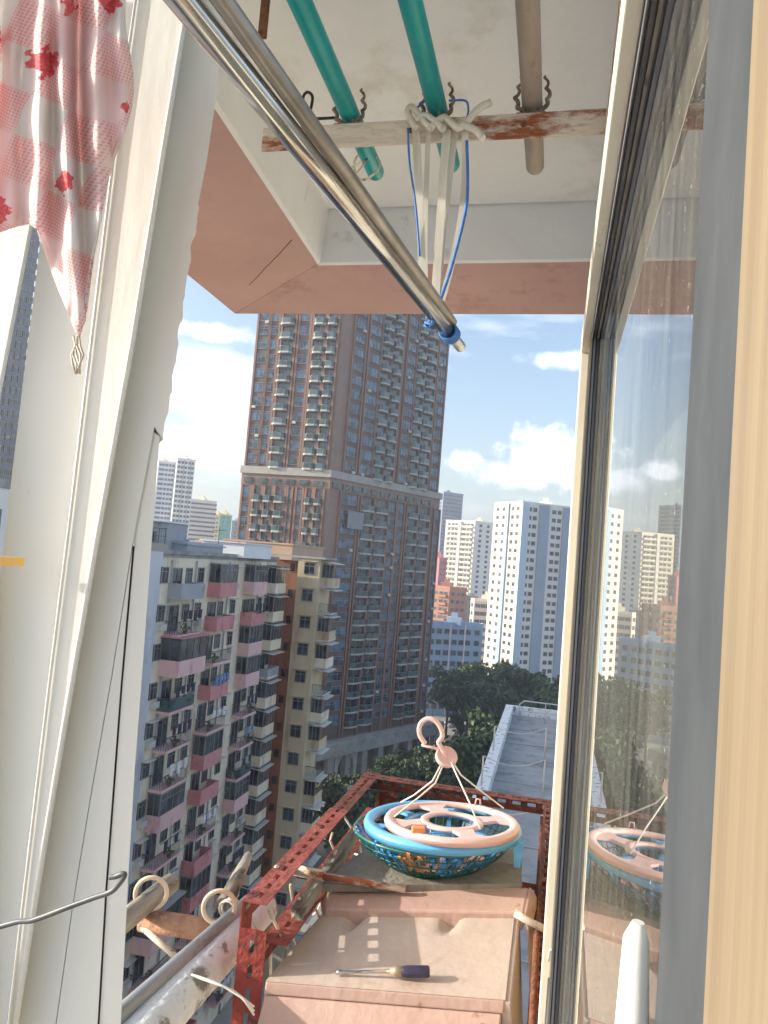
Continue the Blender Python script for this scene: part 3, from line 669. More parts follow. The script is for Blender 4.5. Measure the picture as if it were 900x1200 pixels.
for (nm, x0, x1, ya, yb_, zt, lab) in (('pale_street_block', -46, -30.5, 4, 44, 2.4, 'pale block across the street, seen low in the left window gap'), ('unseen_shade_block', -76, -60, 2, 50, 14, 'unseen block added far left outside the frame to shade the lower roof')):  # second block is added out of view to shade the lower roof
    r = thing(nm, ((x0+x1)/2, (ya+yb_)/2, G), lab, 'apartment block'); m = MB(); m.box(x0, x1, ya, yb_, G, zt); m.build('wall', M['far_white'], r)
    n = int((zt-G)/3); repeat(r, 'window', win(1.6, 1.5, 1, False, .1, .1), [M['dglass'], M['winframe']], [fmat((x1, ya), (x1, yb_), 2+j*3.2, zt-.6-(k+1)*3+.9, .07) for j in range(int((yb_-ya)/3.2)) for k in range(n)])
    m = MB(); m.box(x0-.1, x1+.1, ya-.1, yb_+.1, zt+.003, zt+.5); m.build('parapet', M['concrete'], r)
# filler on the skyline behind
fl = [(546,640,520,'far_white','distant white slab between the grey tower and the trees'),(690,640,560,'far_cream','distant cream slab hidden mostly by the window frame'),(300,640,400,'far_white','distant pale block behind the brown tower')]
for i, (px, py, Y, mm, lab) in enumerate(fl):
    far('distant_block', lab, px-12, px-10, px+22, py, Y, Y+8, Y+8, 3.0, M[mm], M[mm], [], [.2,.4,.6,.8], (2,1.5))
# ================================================================ ROOF BELOW RIGHT (stepped part of our own block)
RX = -2.55; RZ2 = -9.3
ry0 = 14.0; ry1 = az(597, 826, RZ2).y
lr = thing('lower_flat_roof', (-1, 30, G), 'long grey flat roof with flaking pale parapet below, behind the red rack', 'building')
m = MB(); m.box(RX, 8, ry0, ry1, G, RZ2-.9); m.build('wall', M['concrete'], lr)
m = MB(); m.box(RX+.01, 7.99, ry0+.01, ry1-.01, RZ2-.899, RZ2-.6); m.build('roof_surface', M['roofgrey'], lr)
m = MB(); m.box(RX-.1, RX+.42, ry0, ry1+.05, RZ2-.59, RZ2+.003).box(RX+.423, 8, ry1-.3, ry1+.05, RZ2-.59, RZ2+.003); m.build('parapet', M['parapet'], lr)
m = MB()
for i in range(9):
    yy = ry0+2+i*(ry1-ry0-3)/9; m.box(RX+.3, 7.9, yy, yy+.09, RZ2-.598, RZ2-.56)
m.build('roof_joint', M['concrete'], lr)
m = MB()
fy = ry1-2.2
m.tube([(RX+.9, fy, RZ2-.6), (RX+.9, fy, RZ2+.5), (RX+1.2, fy, RZ2+.75), (6, fy, RZ2+.75)], .045, 6)
m.tube([(RX+.9, fy, RZ2+.1), (6, fy, RZ2+.1)], .03, 6); m.tube([(RX+2.6, fy, RZ2-.6), (RX+2.6, fy, RZ2+.75)], .03, 6)
tag(m.build('roof_railing', M['slab']), 'thin metal railing frame standing on the lower grey flat roof', 'railing')
for i in range(4):
    yy = 20+i*6.5; m = MB(); pts = [(RX+.1+(2.6)*t/8, yy+.4*i*t/8, RZ2+.35+.9-.35*math.sin(PI*t/8)) for t in range(9)]
    m.tube(pts, .02, 5)
    m.tube([(RX+.1, yy, RZ2), (RX+.1, yy, RZ2+1.25)], .04, 5); m.tube([pts[-1], (RX+2.7, yy+.4*i, RZ2-.6)], .04, 5)
    tag(m.build('clothes_line', M['wire_white']), 'clothes line over the lower flat roof, %s from the red rack' % ordn[i].replace('top', 'nearest one'), 'clothes line', 'clothes lines over the lower roof')
# own facade behind the glass; unseen lower part added pale to bounce sun upward
m = MB(); m.mat(1).box(.25, 8, -1.5, 13.9, G, -2.4).mat(0).box(.25, 8, .95, 13.9, -2.399, 1.06); tag(m.build('own_facade', [M['wallgrime'], M['pw_cream']]), 'grimy pale facade of the same building seen through the open window pane', 'building')
m = MB()
m.box(.12, .14, .95, 2.25, -3, -.42); tag(m.build('painted_board', M['plank']), 'weathered board with peeling yellow and red paint behind the window glass', 'board')
# low yard and shed between rack and tower
shed('yard_building', -30, -22, 108, 120, G, G+9, M['concrete'], M['roofgrey'], 'low grey concrete yard building below the ochre block', 'building', 0, 3)
m = MB(); m.box(-22, -10, 121, 121.4, G, G+5); tag(m.build('yard_wall', M['pw_cream']), 'beige yard wall in front of the podium trees', 'wall')
# ================================================================ TREES
def make_tree(seed, H, R, leafm, nleaf=2600):
    rr = random.Random(seed); tr = MB(); tr.tube([(0,0,0), (.1,.05,H*.25), (.05,-.1,H*.5), (.2,0,H*.75)], .3, 7, taper=[.34,.26,.2,.1])
    cl = []
    for i in range(17):
        a = rr.random()*2*PI; q = R*rr.random()**.6*.8; zz = H*(.42+.5*rr.random()); q *= (1-.5*abs(zz/H-.65)/.35)
        c = Vector((q*math.cos(a), q*math.sin(a), zz)); cl.append((c, R*(.24+.2*rr.random())))
        if i < 9: tr.tube([(.05,0,H*(.25+.03*i)), (c.x*.5, c.y*.5, c.z*.8), tuple(c)], .1, 5, taper=[.14,.09,.04])
    lf = MB(); s0 = .34
    for i in range(nleaf):
        c, q = cl[rr.randrange(len(cl))]
        d = Vector((rr.gauss(0,1), rr.gauss(0,1), rr.gauss(0,1))).normalized()*q*(.45+.6*rr.random()); d.z *= .75
        p = c+d; u = (d.normalized()+Vector((rr.uniform(-1,1), rr.uniform(-1,1), rr.uniform(-1,1)))*.8).normalized(); a_ = u.orthogonal().normalized(); b_ = u.cross(a_); s_ = s0*(.6+.8*rr.random())
        k = len(lf.v); lf.v += [p-a_*s_, p+b_*s_*.6, p+a_*s_, p-b_*s_*.6]; lf.face((k, k+1, k+2, k+3))
    return tr.mesh('trunk', [M['bark']]), lf.mesh('crown', [leafm])
TM = [make_tree(1, 15, 6.5, M['leaf'], 4200), make_tree(2, 14, 6, M['leaf2'], 4200), make_tree(3, 12, 5.5, M['leaf'], 3600)]
def tree(px, py_top, Y, kind, label, sc=1.0):
    p = ay(px, py_top, Y); H = p.z-G; base = [15,14,12][kind]; s = H/base
    r = thing('tree', (p.x, p.y, G), label, 'tree', 'trees around the tower and street')
    for nme, me in zip(('trunk', 'crown'), TM[kind]):
        o = bpy.data.objects.new(nme, me); COL.objects.link(o); o.parent = r
    r.scale = (s*sc, s*sc, s); r.rotation_euler = (0, 0, rnd.random()*6)
tree(528, 780, 205, 0, 'dark tree in front of the blue building, leftmost of the far group')
tree(556, 772, 208, 1, 'tallest olive tree at the foot of the cream sunlit wall')
tree(585, 770, 212, 1, 'lighter green tree right of the tallest one')
tree(612, 780, 205, 0, 'round dark tree below the white and blue block')
tree(640, 790, 200, 1, 'tree touching the window frame, under the blue stripes', 1.1)
tree(668, 790, 205, 0, 'tree hidden partly by the window frame')
tree(700, 785, 210, 0, 'tree beyond the window frame to the right')
tree(545, 800, 185, 2, 'lower tree in front of the blue building right end')
tree(575, 800, 178, 0, 'dark tree above the pink hanger hook', 1.1)
tree(605, 812, 165, 2, 'dark tree just beyond the flat roof corner')
tree(632, 815, 170, 0, 'broad dark tree over the far parapet of the flat roof')
tree(575, 835, 140, 2, 'near dark tree left of the flaking parapet')
tree(560, 868, 122, 2, 'bushy tree beside the parapet, right of the hook')
tree(590, 850, 128, 0, 'dense tree behind the flat roof left corner', 1.1)
tree(390, 906, 128, 2, 'bush-like tree at the left end of the podium')
tree(415, 908, 122, 0, 'second tree from the left below the podium', 1.2)
tree(440, 902, 130, 2, 'tree under the podium arch', 1.2)
tree(465, 886, 138, 0, 'tree left of the pink hook under the podium', 1.2)
tree(487, 878, 148, 2, 'tree directly behind the pink hook', 1.2)
tree(508, 874, 140, 0, 'dark tree behind the white hanger strings', 1.1)
tree(530, 872, 135, 2, 'dark tree right of the hanger disc', 1.1)
tree(400, 925, 108, 2, 'low tree above the red rack corner post', 1.1)
tree(440, 922, 112, 2, 'low tree behind the far rack rail', 1.2)
tree(480, 905, 116, 0, 'wide dark tree over the far rack rail middle', 1.2)
tree(530, 895, 118, 0, 'wide dark tree behind the basket', 1.2)
# ================================================================ STREET LIFE
def car(px, py, c, label, rot=0):
    p = az(px, py, G+.05); r = thing('parked_car', (p.x, p.y, G+.004), label, 'car', 'cars near the far junction'); r.rotation_euler = (0,0,rot)
    def bd(mb, name, mm, bev=0):
        me = mb.mesh(name, mm if isinstance(mm, list) else [mm]); o = bpy.data.objects.new(name, me); COL.objects.link(o); o.parent = r
        if bev: md = o.modifiers.new('b', 'BEVEL'); md.width = bev; md.segments = 2
    cp = pmat('car_paint', c, None, 2, .25)
    b = MB(); b.box(-.85,.85,-2.1,2.1,.3,.85); pr = [(-1.5,.85),(-1.0,1.4),(.9,1.4),(1.6,.85)]
    b.prism([(-.7,y,z) for y,z in pr], [(.7,y,z) for y,z in pr]); bd(b, 'body', cp, .08)
    b = MB(); pr = [(-1.38,.93),(-.98,1.33),(.88,1.33),(1.45,.93)]; b.prism([(-.72,y,z) for y,z in pr], [(.72,y,z) for y,z in pr]); bd(b, 'side_window', M['dglass'])
    for x in (-.8,.8):
        for y in (-1.3,1.3): w = MB(); w.tube([(x-.1,y,.32),(x+.1,y,.32)], .32, 12); bd(w, 'wheel', M['tyre'])
    for x in (-.6,.6): w = MB(); w.box(x-.18,x+.18,-2.13,-2.09,.55,.7); bd(w, 'headlight', M['slab'])
car(541, 846, (176,36,34), 'small red car near the far junction, left of the parasols', .3); car(553, 852, (200,204,208), 'white car near the far junction', .2)
car(533, 840, (60,64,72), 'dark grey car farthest up the street by the blue building', .1); car(526, 851, (190,192,196), 'silver car left of the red car near the podium', .4)
car(548, 842, (40,70,130), 'blue car behind the red and white cars', 1.4)
def parasol(px, py, c, label):
    p = az(px, py, G+2.4); r = thing('market_parasol', (p.x, p.y, G), label, 'parasol', 'parasols of the street stalls')
    m = MB(); m.tube([(p.x,p.y,G),(p.x,p.y,G+2.5)], .04, 6); m.build('pole', M['slab'], r)
    m = MB(); m.lathe([(1.5,2.1),(.8,2.4),(0.02,2.7),(0.02,2.66),(.8,2.36),(1.5,2.06)], (p.x,p.y,G), 8); m.build('canopy', pmat('parasol_cloth', c, None, 2, .8), r)
parasol(543, 862, (226,190,60), 'yellow parasol behind the pink hook, nearest the tree'); parasol(551, 866, (210,150,70), 'orange parasol of the street stalls')
parasol(558, 850, (226,226,220), 'white parasol of the street stalls, topmost'); parasol(562, 858, (190,50,46), 'red parasol rightmost of the street stalls')
parasol(536, 870, (70,110,170), 'blue parasol lowest of the street stalls')
def lamp(px, py, label):
    p = az(px, py, G); r = thing('street_lamp', (p.x, p.y, G), label, 'street lamp', 'street lamps')
    m = MB(); m.tube([(p.x,p.y,G),(p.x,p.y,G+8),(p.x-.4,p.y,G+8.8),(p.x-2,p.y,G+9)], .09, 6); m.build('pole', M['winframe'], r)
    m = MB(); m.box(p.x-2.7, p.x-1.9, p.y-.15, p.y+.15, G+8.9, G+9.05); m.build('lamp_head', M['slab'], r)
lamp(505, 862, 'grey street lamp at the podium end'); lamp(560, 842, 'grey street lamp by the far parasols')
# ================================================================ CANOPY (soffit)
ZS = .8
cn = thing('balcony_canopy', (-.5, 1.2, ZS), 'white underside of the upper canopy with salmon pink edge beam overhead', 'canopy')
xo, yo = -1.112, 2.284; xi, yi = -.715, 1.99; xR = .62; yB = -.6
m = MB()  # salmon beam: sloping underside, outer fascia
def beamseg(p0, p1, p2, p3):  # outer a, outer b, inner b, inner a
    m.prism([(*p0,ZS),(*p1,ZS),(*p2,ZS+.05),(*p3,ZS+.05)], [(*p0,ZS+.42),(*p1,ZS+.42),(*p2,ZS+.42),(*p3,ZS+.42)])
beamseg((xo,yo), (xR,yo), (xR,yi+.012), (xi-.012,yi+.012))
beamseg((xo,yB), (xo,yo-.002), (xi-.012,yi+.010), (-.62,yB))
m.build('edge_beam', M['fascia'], cn)
m = MB()  # white lining of the inner side
m.prism([(xi-.0105,yi+.0115,ZS+.046),(xR,yi+.0115,ZS+.046),(xR,yi-.0,ZS+.05),(xi+.0,yi-.0,ZS+.05)], [(xi-.0105,yi+.0115,ZS+.24),(xR,yi+.0115,ZS+.24),(xR,yi-.02,ZS+.24),(xi,yi-.02,ZS+.24)])
m.prism([(-.618,yB,ZS+.046),(xi-.0105,yi+.009,ZS+.046),(xi,yi-.003,ZS+.05),(-.605,yB,ZS+.05)], [(-.618,yB,ZS+.24),(xi-.0105,yi+.009,ZS+.24),(xi+.02,yi-.003,ZS+.24),(-.585,yB,ZS+.24)])
m.build('inner_face', M['soffit_beam'], cn)
m = MB(); m.box(-.70, xR, yB, yi-.021, ZS+.2, ZS+.41); m.build('soffit', M['soffit'], cn)
# crack line across the left salmon corner
m = MB(); pts = [az(px, py, ZS+.001) for px, py in ((292,334),(303,323),(312,313),(325,300),(342,281))]
m.tube([p-Vector((0,0,-.0)) for p in pts], .0012, 4)
m.build('hairline_crack', M['gap'], cn)
# rusty angle bars
BZ = .62; BY = 1.0
rbm = thing('rusty_cross_bar', (-.2, BY, BZ), 'rusty white angle bar running across under the canopy holding the drying poles', 'bar')
m = MB(); m.box(-.47, .32, BY-.0, BY+.004, BZ-.018, BZ+.018).box(-.47, .32, BY+.0042, BY+.03, BZ+.014, BZ+.018); m.build('angle', M['rust_white'], rbm, bevel=.001)
m = MB()
for i in range(5): m.tube([(-.4+i*.16, BY-.004, BZ), (-.4+i*.16, BY+.001, BZ)], .0035, 8)
m.build('rivet', M['rust'], rbm)
m = MB(); m.box(.030, .046, -.3, BY-.002, BZ+.0, BZ+.004).box(.030, .034, -.3, BY-.002, BZ-.034+.004, BZ-.0005); tag(m.build('rusty_side_bar', M['rust_white'], bevel=.001), 'rusty white angle bar running outward beside the cream window edge', 'bar')
p0 = ay(318, 6, .86); m = MB(); m.box(p0.x-.006, p0.x+.006, .84, .844, p0.z-.06, 1.0); tag(m.build('rusty_hanger_strap', M['rust'], bevel=.001), 'short rusty flat strap dropping from the canopy near the steel rod', 'strap')
# drying poles
def pole(px0, py0, px1, py1, r, mm, label, name='drying_pole', cat='pole'):
    e = az(px1, py1, .662); x = (az(px0, py0, .662).x+e.x)/2
    m = MB(); y_1 = e.y
    m.tube([(x,-.35,.662),(x,y_1-r*.6,.662),(x,y_1-r*.2,.662),(x,y_1,.662)], r, 18, taper=[r,r,r*.85,r*.45]); o = m.build(name, mm); tag(o, label, cat, 'drying poles under the canopy'); return x
xp1 = pole(355, 20, 445, 205, .0145, M['teal'], 'left teal drying pole resting on the rusty bar')
xp2 = pole(485, 20, 530, 196, .0145, M['teal'], 'right teal drying pole behind the tied plastic straps')
xp3 = pole(622, 20, 625, 198, .0145, M['greypole'], 'grey weathered drying pole resting on the rusty bar')
def fork(x, label):
    r = thing('pole_fork', (x, BY+.012, BZ+.018), label, 'hook', 'forks holding the drying poles')
    for s in (-1, 1):
        pts = []
        for i in range(50):
            t = i/49; w_ = .0022*math.sin(t*24+s); pts.append((x+s*(.006+.017*math.sin(min(1,t*2.0)*PI/2)-.006*max(0,t-.45)*2)+w_, BY+.012+.0022*math.cos(t*24+s), BZ+.019+.060*t))
        m = MB(); m.tube(pts, .0028, 6, taper=[.0036-.0018*i/49 for i in range(50)]); m.build('prong', M['wire_rust'], r)
    m = MB(); m.box(x-.02, x+.02, BY+.004, BY+.022, BZ+.0185, BZ+.0215); m.build('base_plate', M['wire_rust'], r)
fork(xp1, 'twisted rusty wire fork holding the left teal pole'); fork(xp2, 'twisted rusty wire fork holding the right teal pole'); fork(xp3, 'twisted rusty wire fork holding the grey pole')
# clip ring at the end of the teal pole
m = MB(); c = az(430, 195, .64)
m.tube([Vector((c.x+.022*math.cos(a), c.y+.006*math.sin(a*2), c.z+.022*math.sin(a))) for a in [i*2*PI/20 for i in range(20)]], .002, 6, closed=True)
m.tube([az(px, py, .63) for px, py in ((404,208),(412,196),(422,190),(430,186),(424,196),(414,206),(408,210))], .0016, 5)
tag(m.build('wire_clip_ring', M['wire_white']), 'small white wire clip ring at the end of the left teal pole', 'clip')
# black wire hook and thin slanting dark line at left
m = MB(); m.tube(sm([ay(px, py, .95) for px, py in ((352,138),(354,124),(356,112),(361,108),(366,113),(365,124),(362,138),(372,139),(392,138))]), .0022, 6)
m.tube([ay(px, py, .95) for px, py in ((363,150),(374,158),(382,162),(376,157),(370,153))], .003, 6)
tag(m.build('wire_hook', M['wire_dark']), 'black wire hook on the left end of the rusty cross bar', 'hook')
m = MB(); m.tube([ay(240, -30, .6), ay(300, 52, .78), ay(344, 130, .94)], .004, 8); tag(m.build('dark_line', M['wire_dark']), 'thin dark line slanting down to the wire hook', 'rod')
# steel rod
sr = thing('telescopic_steel_rod', tuple(ay(540, 408, 1.12)), 'shiny stainless steel rod slanting from the top left, hung in plastic straps', 'rod')
e0 = ay(205, -12, .42); e1 = ay(541, 408, 1.12); dv = e1-e0
m = MB(); m.tube([e0-dv*.2, e0+dv*.93], .0105, 24); m.build('outer_tube', M['steel'], sr)
m = MB(); m.tube([e0+dv*.925, e0+dv*.99, e1], .0085, 20, taper=[.0085,.0085,.006]); m.build('inner_tube', pmat('brushed_steel_end', (198,198,200), (210,210,212), 30, .35, .7), sr)
m = MB(); m.tube([e0-dv*.2+Vector((.025,.0,.006)), e0+dv*.90+Vector((.004,.0,.014))], .0075, 16); m.build('second_tube', M['steel_dull'], sr)
# straps and cords
ks = ay(508, 372, 1.05)
ts = thing('plastic_strap_tie', (ks.x, ks.y, ks.z), 'bundle of clear plastic straps and blue cord tying the steel rod to the rusty bar', 'tie')
def path(l, Y): return sm([ay(px, py, Y+((i % 2)*.004)) for i, (px, py) in enumerate(l)], 5)
def ribbon(pts, w, th, name, mm, parent):
    m = MB(); n = len(pts)
    for i in range(n-1):
        a, b = pts[i], pts[i+1]; d = (b-a).normalized(); s = d.cross(Vector((0,1,0))).normalized()*w/2; t = Vector((0,th/2,0))
        m.prism([a-s-t, a+s-t, a+s+t, a-s+t], [b-s-t, b+s-t, b+s+t, b-s+t])
    return m.build(name, mm, parent)
for l, Y, w in (([(487,150),(490,200),(493,270),(496,330),(502,366)], .985, .011), ([(502,150),(500,210),(498,290),(500,362)], .992, .007),
                ([(524,152),(520,200),(516,260),(512,320),(509,368)], .985, .012), ([(534,150),(526,220),(518,290),(512,366)], .99, .008), ([(545,152),(545,210),(538,270),(524,330),(512,370)], .985, .009)):
    ribbon(path(l, Y), w, .0015, 'strap', M['strap'], ts)
m = MB(); m.tube(path([(478,150),(480,190),(487,240),(492,300)], .98), .0016, 5); m.tube(path([(547,165),(548,215),(545,250),(530,310),(516,352),(506,380)], .978), .0022, 6); m.build('blue_cord', M['cordblue'], ts)
m = MB()
for l in (([(487,150),(478,132),(484,126),(496,142),(505,150)]), ([(505,150),(520,138),(536,150),(548,142),(560,128),(575,120)]), ([(520,152),(500,136),(486,140)]), ([(540,146),(556,152),(566,162)])):
    m.tube(path(l, .975), .005, 6)
m.build('bow', M['strap'], ts)
m = MB()
m.tube(path([(488,128),(498,118),(510,128)], .99), .0016, 5); m.tube(path([(526,118),(545,118),(549,128),(547,140)], .99), .0016, 5); m.build('cord_loop', M['cordblue'], ts)
for i in range(5):
    m = MB() if i == 0 else m
    c = ay(504, 372, 1.05); ph = i*.4
    dn = dv.normalized(); u = dn.orthogonal().normalized(); w_ = dn.cross(u)
    cc = e0+dv*(.895+.006*i)
    m.tube([cc+(u*math.cos(a)+w_*math.sin(a))*.0125 for a in [k*2*PI/14 for k in range(14)]], .0022, 6, closed=True)
kk = ay(506, 377, 1.03)
for i in range(5): m.tube([kk+Vector((rnd.uniform(-.012,.012), rnd.uniform(-.008,.008), rnd.uniform(-.01,.006))) for _ in range(4)], .002, 5)
m.build('knot', M['cordblue'], ts)
# ================================================================ WINDOW SASH ON THE RIGHT
GX = .032; HT = .235; YF = .777
ws = thing('open_window_sash', (.03, .5, -.7), 'open casement sash on the right whose pane mirrors the skyline', 'window')
gm, nt, out = newmat('window_glass'); N_ = nt.nodes.new; L_ = nt.links.new
tr_ = N_('ShaderNodeBsdfTransparent'); tr_.inputs[0].default_value = (.42,.45,.44,1)
gl = N_('ShaderNodeBsdfGlossy'); gl.inputs['Roughness'].default_value = 0.0; gl.inputs[0].default_value = (.93,.95,.97,1)
fr = N_('ShaderNodeFresnel'); fr.inputs['IOR'].default_value = 1.85
geo = N_('ShaderNodeNewGeometry'); inv_ = N_('ShaderNodeMath'); inv_.operation = 'SUBTRACT'; inv_.inputs[0].default_value = 1; L_(geo.outputs['Backfacing'], inv_.inputs[1])
sep = N_('ShaderNodeSeparateXYZ'); L_(geo.outputs['True Normal'], sep.inputs[0]); lt = N_('ShaderNodeMath'); lt.operation = 'LESS_THAN'; lt.inputs[1].default_value = -.5; L_(sep.outputs[0], lt.inputs[0])
mu = N_('ShaderNodeMath'); mu.operation = 'MULTIPLY'; L_(fr.outputs[0], mu.inputs[0]); L_(inv_.outputs[0], mu.inputs[1])
mu2 = N_('ShaderNodeMath'); mu2.operation = 'MULTIPLY'; L_(mu.outputs[0], mu2.inputs[0]); L_(lt.outputs[0], mu2.inputs[1])
mx = N_('ShaderNodeMixShader'); L_(mu2.outputs[0], mx.inputs[0]); L_(tr_.outputs[0], mx.inputs[1]); L_(gl.outputs[0], mx.inputs[2])
# dust: fine specks and vertical smears
df = N_('ShaderNodeBsdfDiffuse'); df.inputs[0].default_value = (.55,.55,.53,1)
n1 = N_('ShaderNodeTexNoise'); n1.inputs['Scale'].default_value = 420; n1.inputs['Detail'].default_value = 2; L_(geo.outputs['Position'], n1.inputs['Vector'])
r1 = N_('ShaderNodeValToRGB'); r1.color_ramp.elements[0].position = .70; r1.color_ramp.elements[1].position = .74; L_(n1.outputs['Fac'], r1.inputs[0])
mp = N_('ShaderNodeMapping'); mp.inputs['Scale'].default_value = (1, 60, 6); L_(geo.outputs['Position'], mp.inputs['Vector'])
n2 = N_('ShaderNodeTexNoise'); n2.inputs['Scale'].default_value = 1.5; n2.inputs['Detail'].default_value = 4; L_(mp.outputs[0], n2.inputs['Vector'])
r2 = N_('ShaderNodeMapRange'); r2.inputs['From Min'].default_value = .35; r2.inputs['From Max'].default_value = .8; r2.inputs['To Min'].default_value = .02; r2.inputs['To Max'].default_value = .12; L_(n2.outputs['Fac'], r2.inputs['Value'])
sm_ = N_('ShaderNodeMath'); sm_.operation = 'MAXIMUM'; L_(r2.outputs[0], sm_.inputs[1]); rs = N_('ShaderNodeMath'); rs.operation = 'MULTIPLY'; rs.inputs[1].default_value = .5; L_(r1.outputs[0], rs.inputs[0]); L_(rs.outputs[0], sm_.inputs[0])
m3 = N_('ShaderNodeMath'); m3.operation = 'MULTIPLY'; L_(sm_.outputs[0], m3.inputs[0]); L_(lt.outputs[0], m3.inputs[1])
mx2 = N_('ShaderNodeMixShader'); L_(m3.outputs[0], mx2.inputs[0]); L_(mx.outputs[0], mx2.inputs[1]); L_(df.outputs[0], mx2.inputs[2]); L_(mx2.outputs[0], out.inputs[0])
m = MB(); m.box(GX, GX+.003, .17, YF, -1.2, HT); m.build('pane', gm, ws)
def profile_rail(y0, y1, z0, z1, horiz):
    pass
# top rail: cream edge then stepped grooves back to the glass
m = MB(); m.box(.0137, .0216, .02, YF+.055, HT+.0, HT+.03); m.box(.0137, .0216, YF+.012, YF+.055, -1.2, HT-.0005); m.build('cream_edge', M['cream_edge'], ws, bevel=.0008)
rbx = [(.0206,.0222,0,0),(.0222,.0234,.006,2),(.0234,.0252,.001,1),(.0252,.0264,.007,0),(.0264,.0280,.002,2),(.0280,.0296,.006,1),(.0296,GX-.0002,.001,0)]
m = MB()
steps = [(.0220,.0236,.000),(.0238,.0254,.0025),(.0256,.0270,-.001),(.0272,.0288,.003),(.0290,.0304,-.0012),(.0306,.0318,.002)]
for x0, x1, dz in steps: m.box(x0, x1, .02, YF+.05, HT+dz+.0005, HT+.03)
for x0, x1, dy, mi in rbx: m.mat(mi).box(x0+.001 if x0 < .021 else x0, x1, .02, YF-.005, HT-.008+dy*.6, HT-.0015)
m.build('top_rail', [M['track'], M['alu_dark'], M['putty']], ws)
m = MB()
for i, (x0, x1, dz) in enumerate(steps): m.mat(i % 2).box(x0, x1, YF+dz+.002-.003*(i>3), YF+.05, -1.2, HT-.001)
rbx = [(.0206,.0222,0,0),(.0222,.0234,.006,2),(.0234,.0252,.001,1),(.0252,.0264,.007,0),(.0264,.0280,.002,2),(.0280,.0296,.006,1),(.0296,GX-.0002,.001,0)]
for x0, x1, dy, mi in rbx: m.mat(mi).box(x0, x1, YF-.06+dy, YF-.004, -1.2, HT-.002)
m.build('far_stile', [M['putty'], M['track'], M['alu_dark']], ws)
m = MB(); m.box(GX-.0015, GX+.012, .140, .199, -.6, .5); m.build('near_stile', M['rubber'], ws, bevel=.002)
m = MB(); m.box(GX-.0035, GX+.05, -.25, .138, -.7, .6); tag(m.build('bronze_window_jamb', M['bronze'], bevel=.0015), 'brushed bronze aluminium window jamb catching the sun at the right edge', 'jamb')
m = MB()
c = ax(750, 1100, GX-.005)
prof = [(c.y, c.z+.004), (c.y, c.z), (c.y-.004, c.z-.03), (c.y-.012, c.z-.08), (c.y-.03, c.z-.16)]
m.tube([(GX-.0056-.0003*i, y, z) for i, (y, z) in enumerate(prof)], .005, 14, taper=[.0015,.0032,.0045,.005,.0055]); tag(m.build('window_stay_handle', M['cream']), 'cream rounded window handle touching the pane at the bottom', 'handle')
m = MB(); cq = ay(674, 1134, .765)
m.tube([(.019,.772,cq.z-.002),(.0195,.768,cq.z+.01),(.024,.76,cq.z+.017),(.030,.765,cq.z+.011),(.031,.768,cq.z-.003)], .0011, 6)
tag(m.build('wire_staple', M['cordwhite']), 'small white wire staple on the lower part of the far window stile', 'staple')
m = MB(); m.tube([(.024,.755,cq.z-.01),(.024,.755,cq.z-.3)], .006, 16, taper=[.005,.008]); m.build('espagnolette_rod', M['alu_dark'], ws)
# ================================================================ LEFT WINDOW FRAME
wf = thing('white_window_frame', (-.35, .6, -.7), 'tall white painted window frame of several boards on the left', 'window frame')
def board(poly, Y, th, name, mm, bevel=.0015):
    a = [ay(px, py, Y) for px, py in poly]; m = MB()
    m.prism([p for p in a], [Vector((p.x-th*.75, p.y+th, p.z)) for p in a])
    o = m.build(name, mm, wf, bevel=0)
    bmx = bmesh.new(); bmx.from_mesh(o.data); bmesh.ops.recalc_face_normals(bmx, faces=bmx.faces); bmx.to_mesh(o.data); bmx.free()
    return o
lnA = [(162,-30),(133,177),(106,400),(82,600),(57,800),(33,1000),(6,1230)]
lnB = [(222,-30),(190,165),(152,400),(116,600),(81,800),(47,1000),(10,1230)]
lnG = [(82,-30),(67,120),(49,270),(33,400),(14,555),(2,662),(-60,1230)]
def interp(l, y):
    for (x0,y0_),(x1,y1_) in zip(l, l[1:]):
        if y0_ <= y <= y1_: return x0+(x1-x0)*(y-y0_)/(y1_-y0_)
    return l[-1][0]
board(lnG+[(x-1.5,y) for x,y in lnA[::-1]], .60, .03, 'inner_board', M['cream'])
board([(x+.5,y) for x,y in lnA]+[(x,y) for x,y in lnB[::-1]], .588, .03, 'middle_board', M['cream'])
# rounded bead along line B
m = MB(); m.tube([ay(x+3, y, .5895) for x, y in lnB], .0027, 10); m.build('bead', M['cream'], wf)
m = MB(); m.tube([ay(x+1, y, .586) for x, y in lnA], .0015, 8); m.build('bead', M['cream'], wf)
# outer board with chipped edge
edge = [(262,-30),(256,85),(251,130),(242,190),(232,240)]
rr = random.Random(5)
y_ = 240
while y_ < 520:
    t = (y_-240)/280; bx = 232-42*t
    q_ = rr.uniform(-1.2,2.2); edge.append((bx+q_, y_)); edge.append((bx+q_+rr.uniform(-.5,.5), y_+rr.uniform(2,5))); y_ += rr.uniform(6, 17)
edge += [(186,530),(178,632)]
lowC = [(182,500),(157,633),(132,790),(107,933),(86,1060),(62,1230)]
board([(interp(lnB,y)+7,y) for y in (-30,165,400,600,800,1000,1229)]+[(x-1,y) for x,y in lowC[::-1]]+edge[::-1][2:], .61, .03, 'outer_board', M['cream'])
lnE = [(157,640),(143,800),(133,933),(125,1040),(114,1230)]
board([(x-.2,y) for x,y in lowC[1:]]+[(x-1.5,y) for x,y in lnE[::-1]]+[(158,640)], .6105, .03, 'lower_board', M['cream'])
board([(176,502),(187,512),(178,632),(167,783),(158,900),(150,1033),(140,1230)]+[(x+1,y) for x,y in lnE[::-1]]+[(150,632),(163,570)], .6125, .03, 'reveal_strip', M['cream'])
m = MB(); m.tube([ay(x-.5, y, .6135) for x, y in lnE], .0013, 6); m.build('dark_joint', M['gap'], wf)
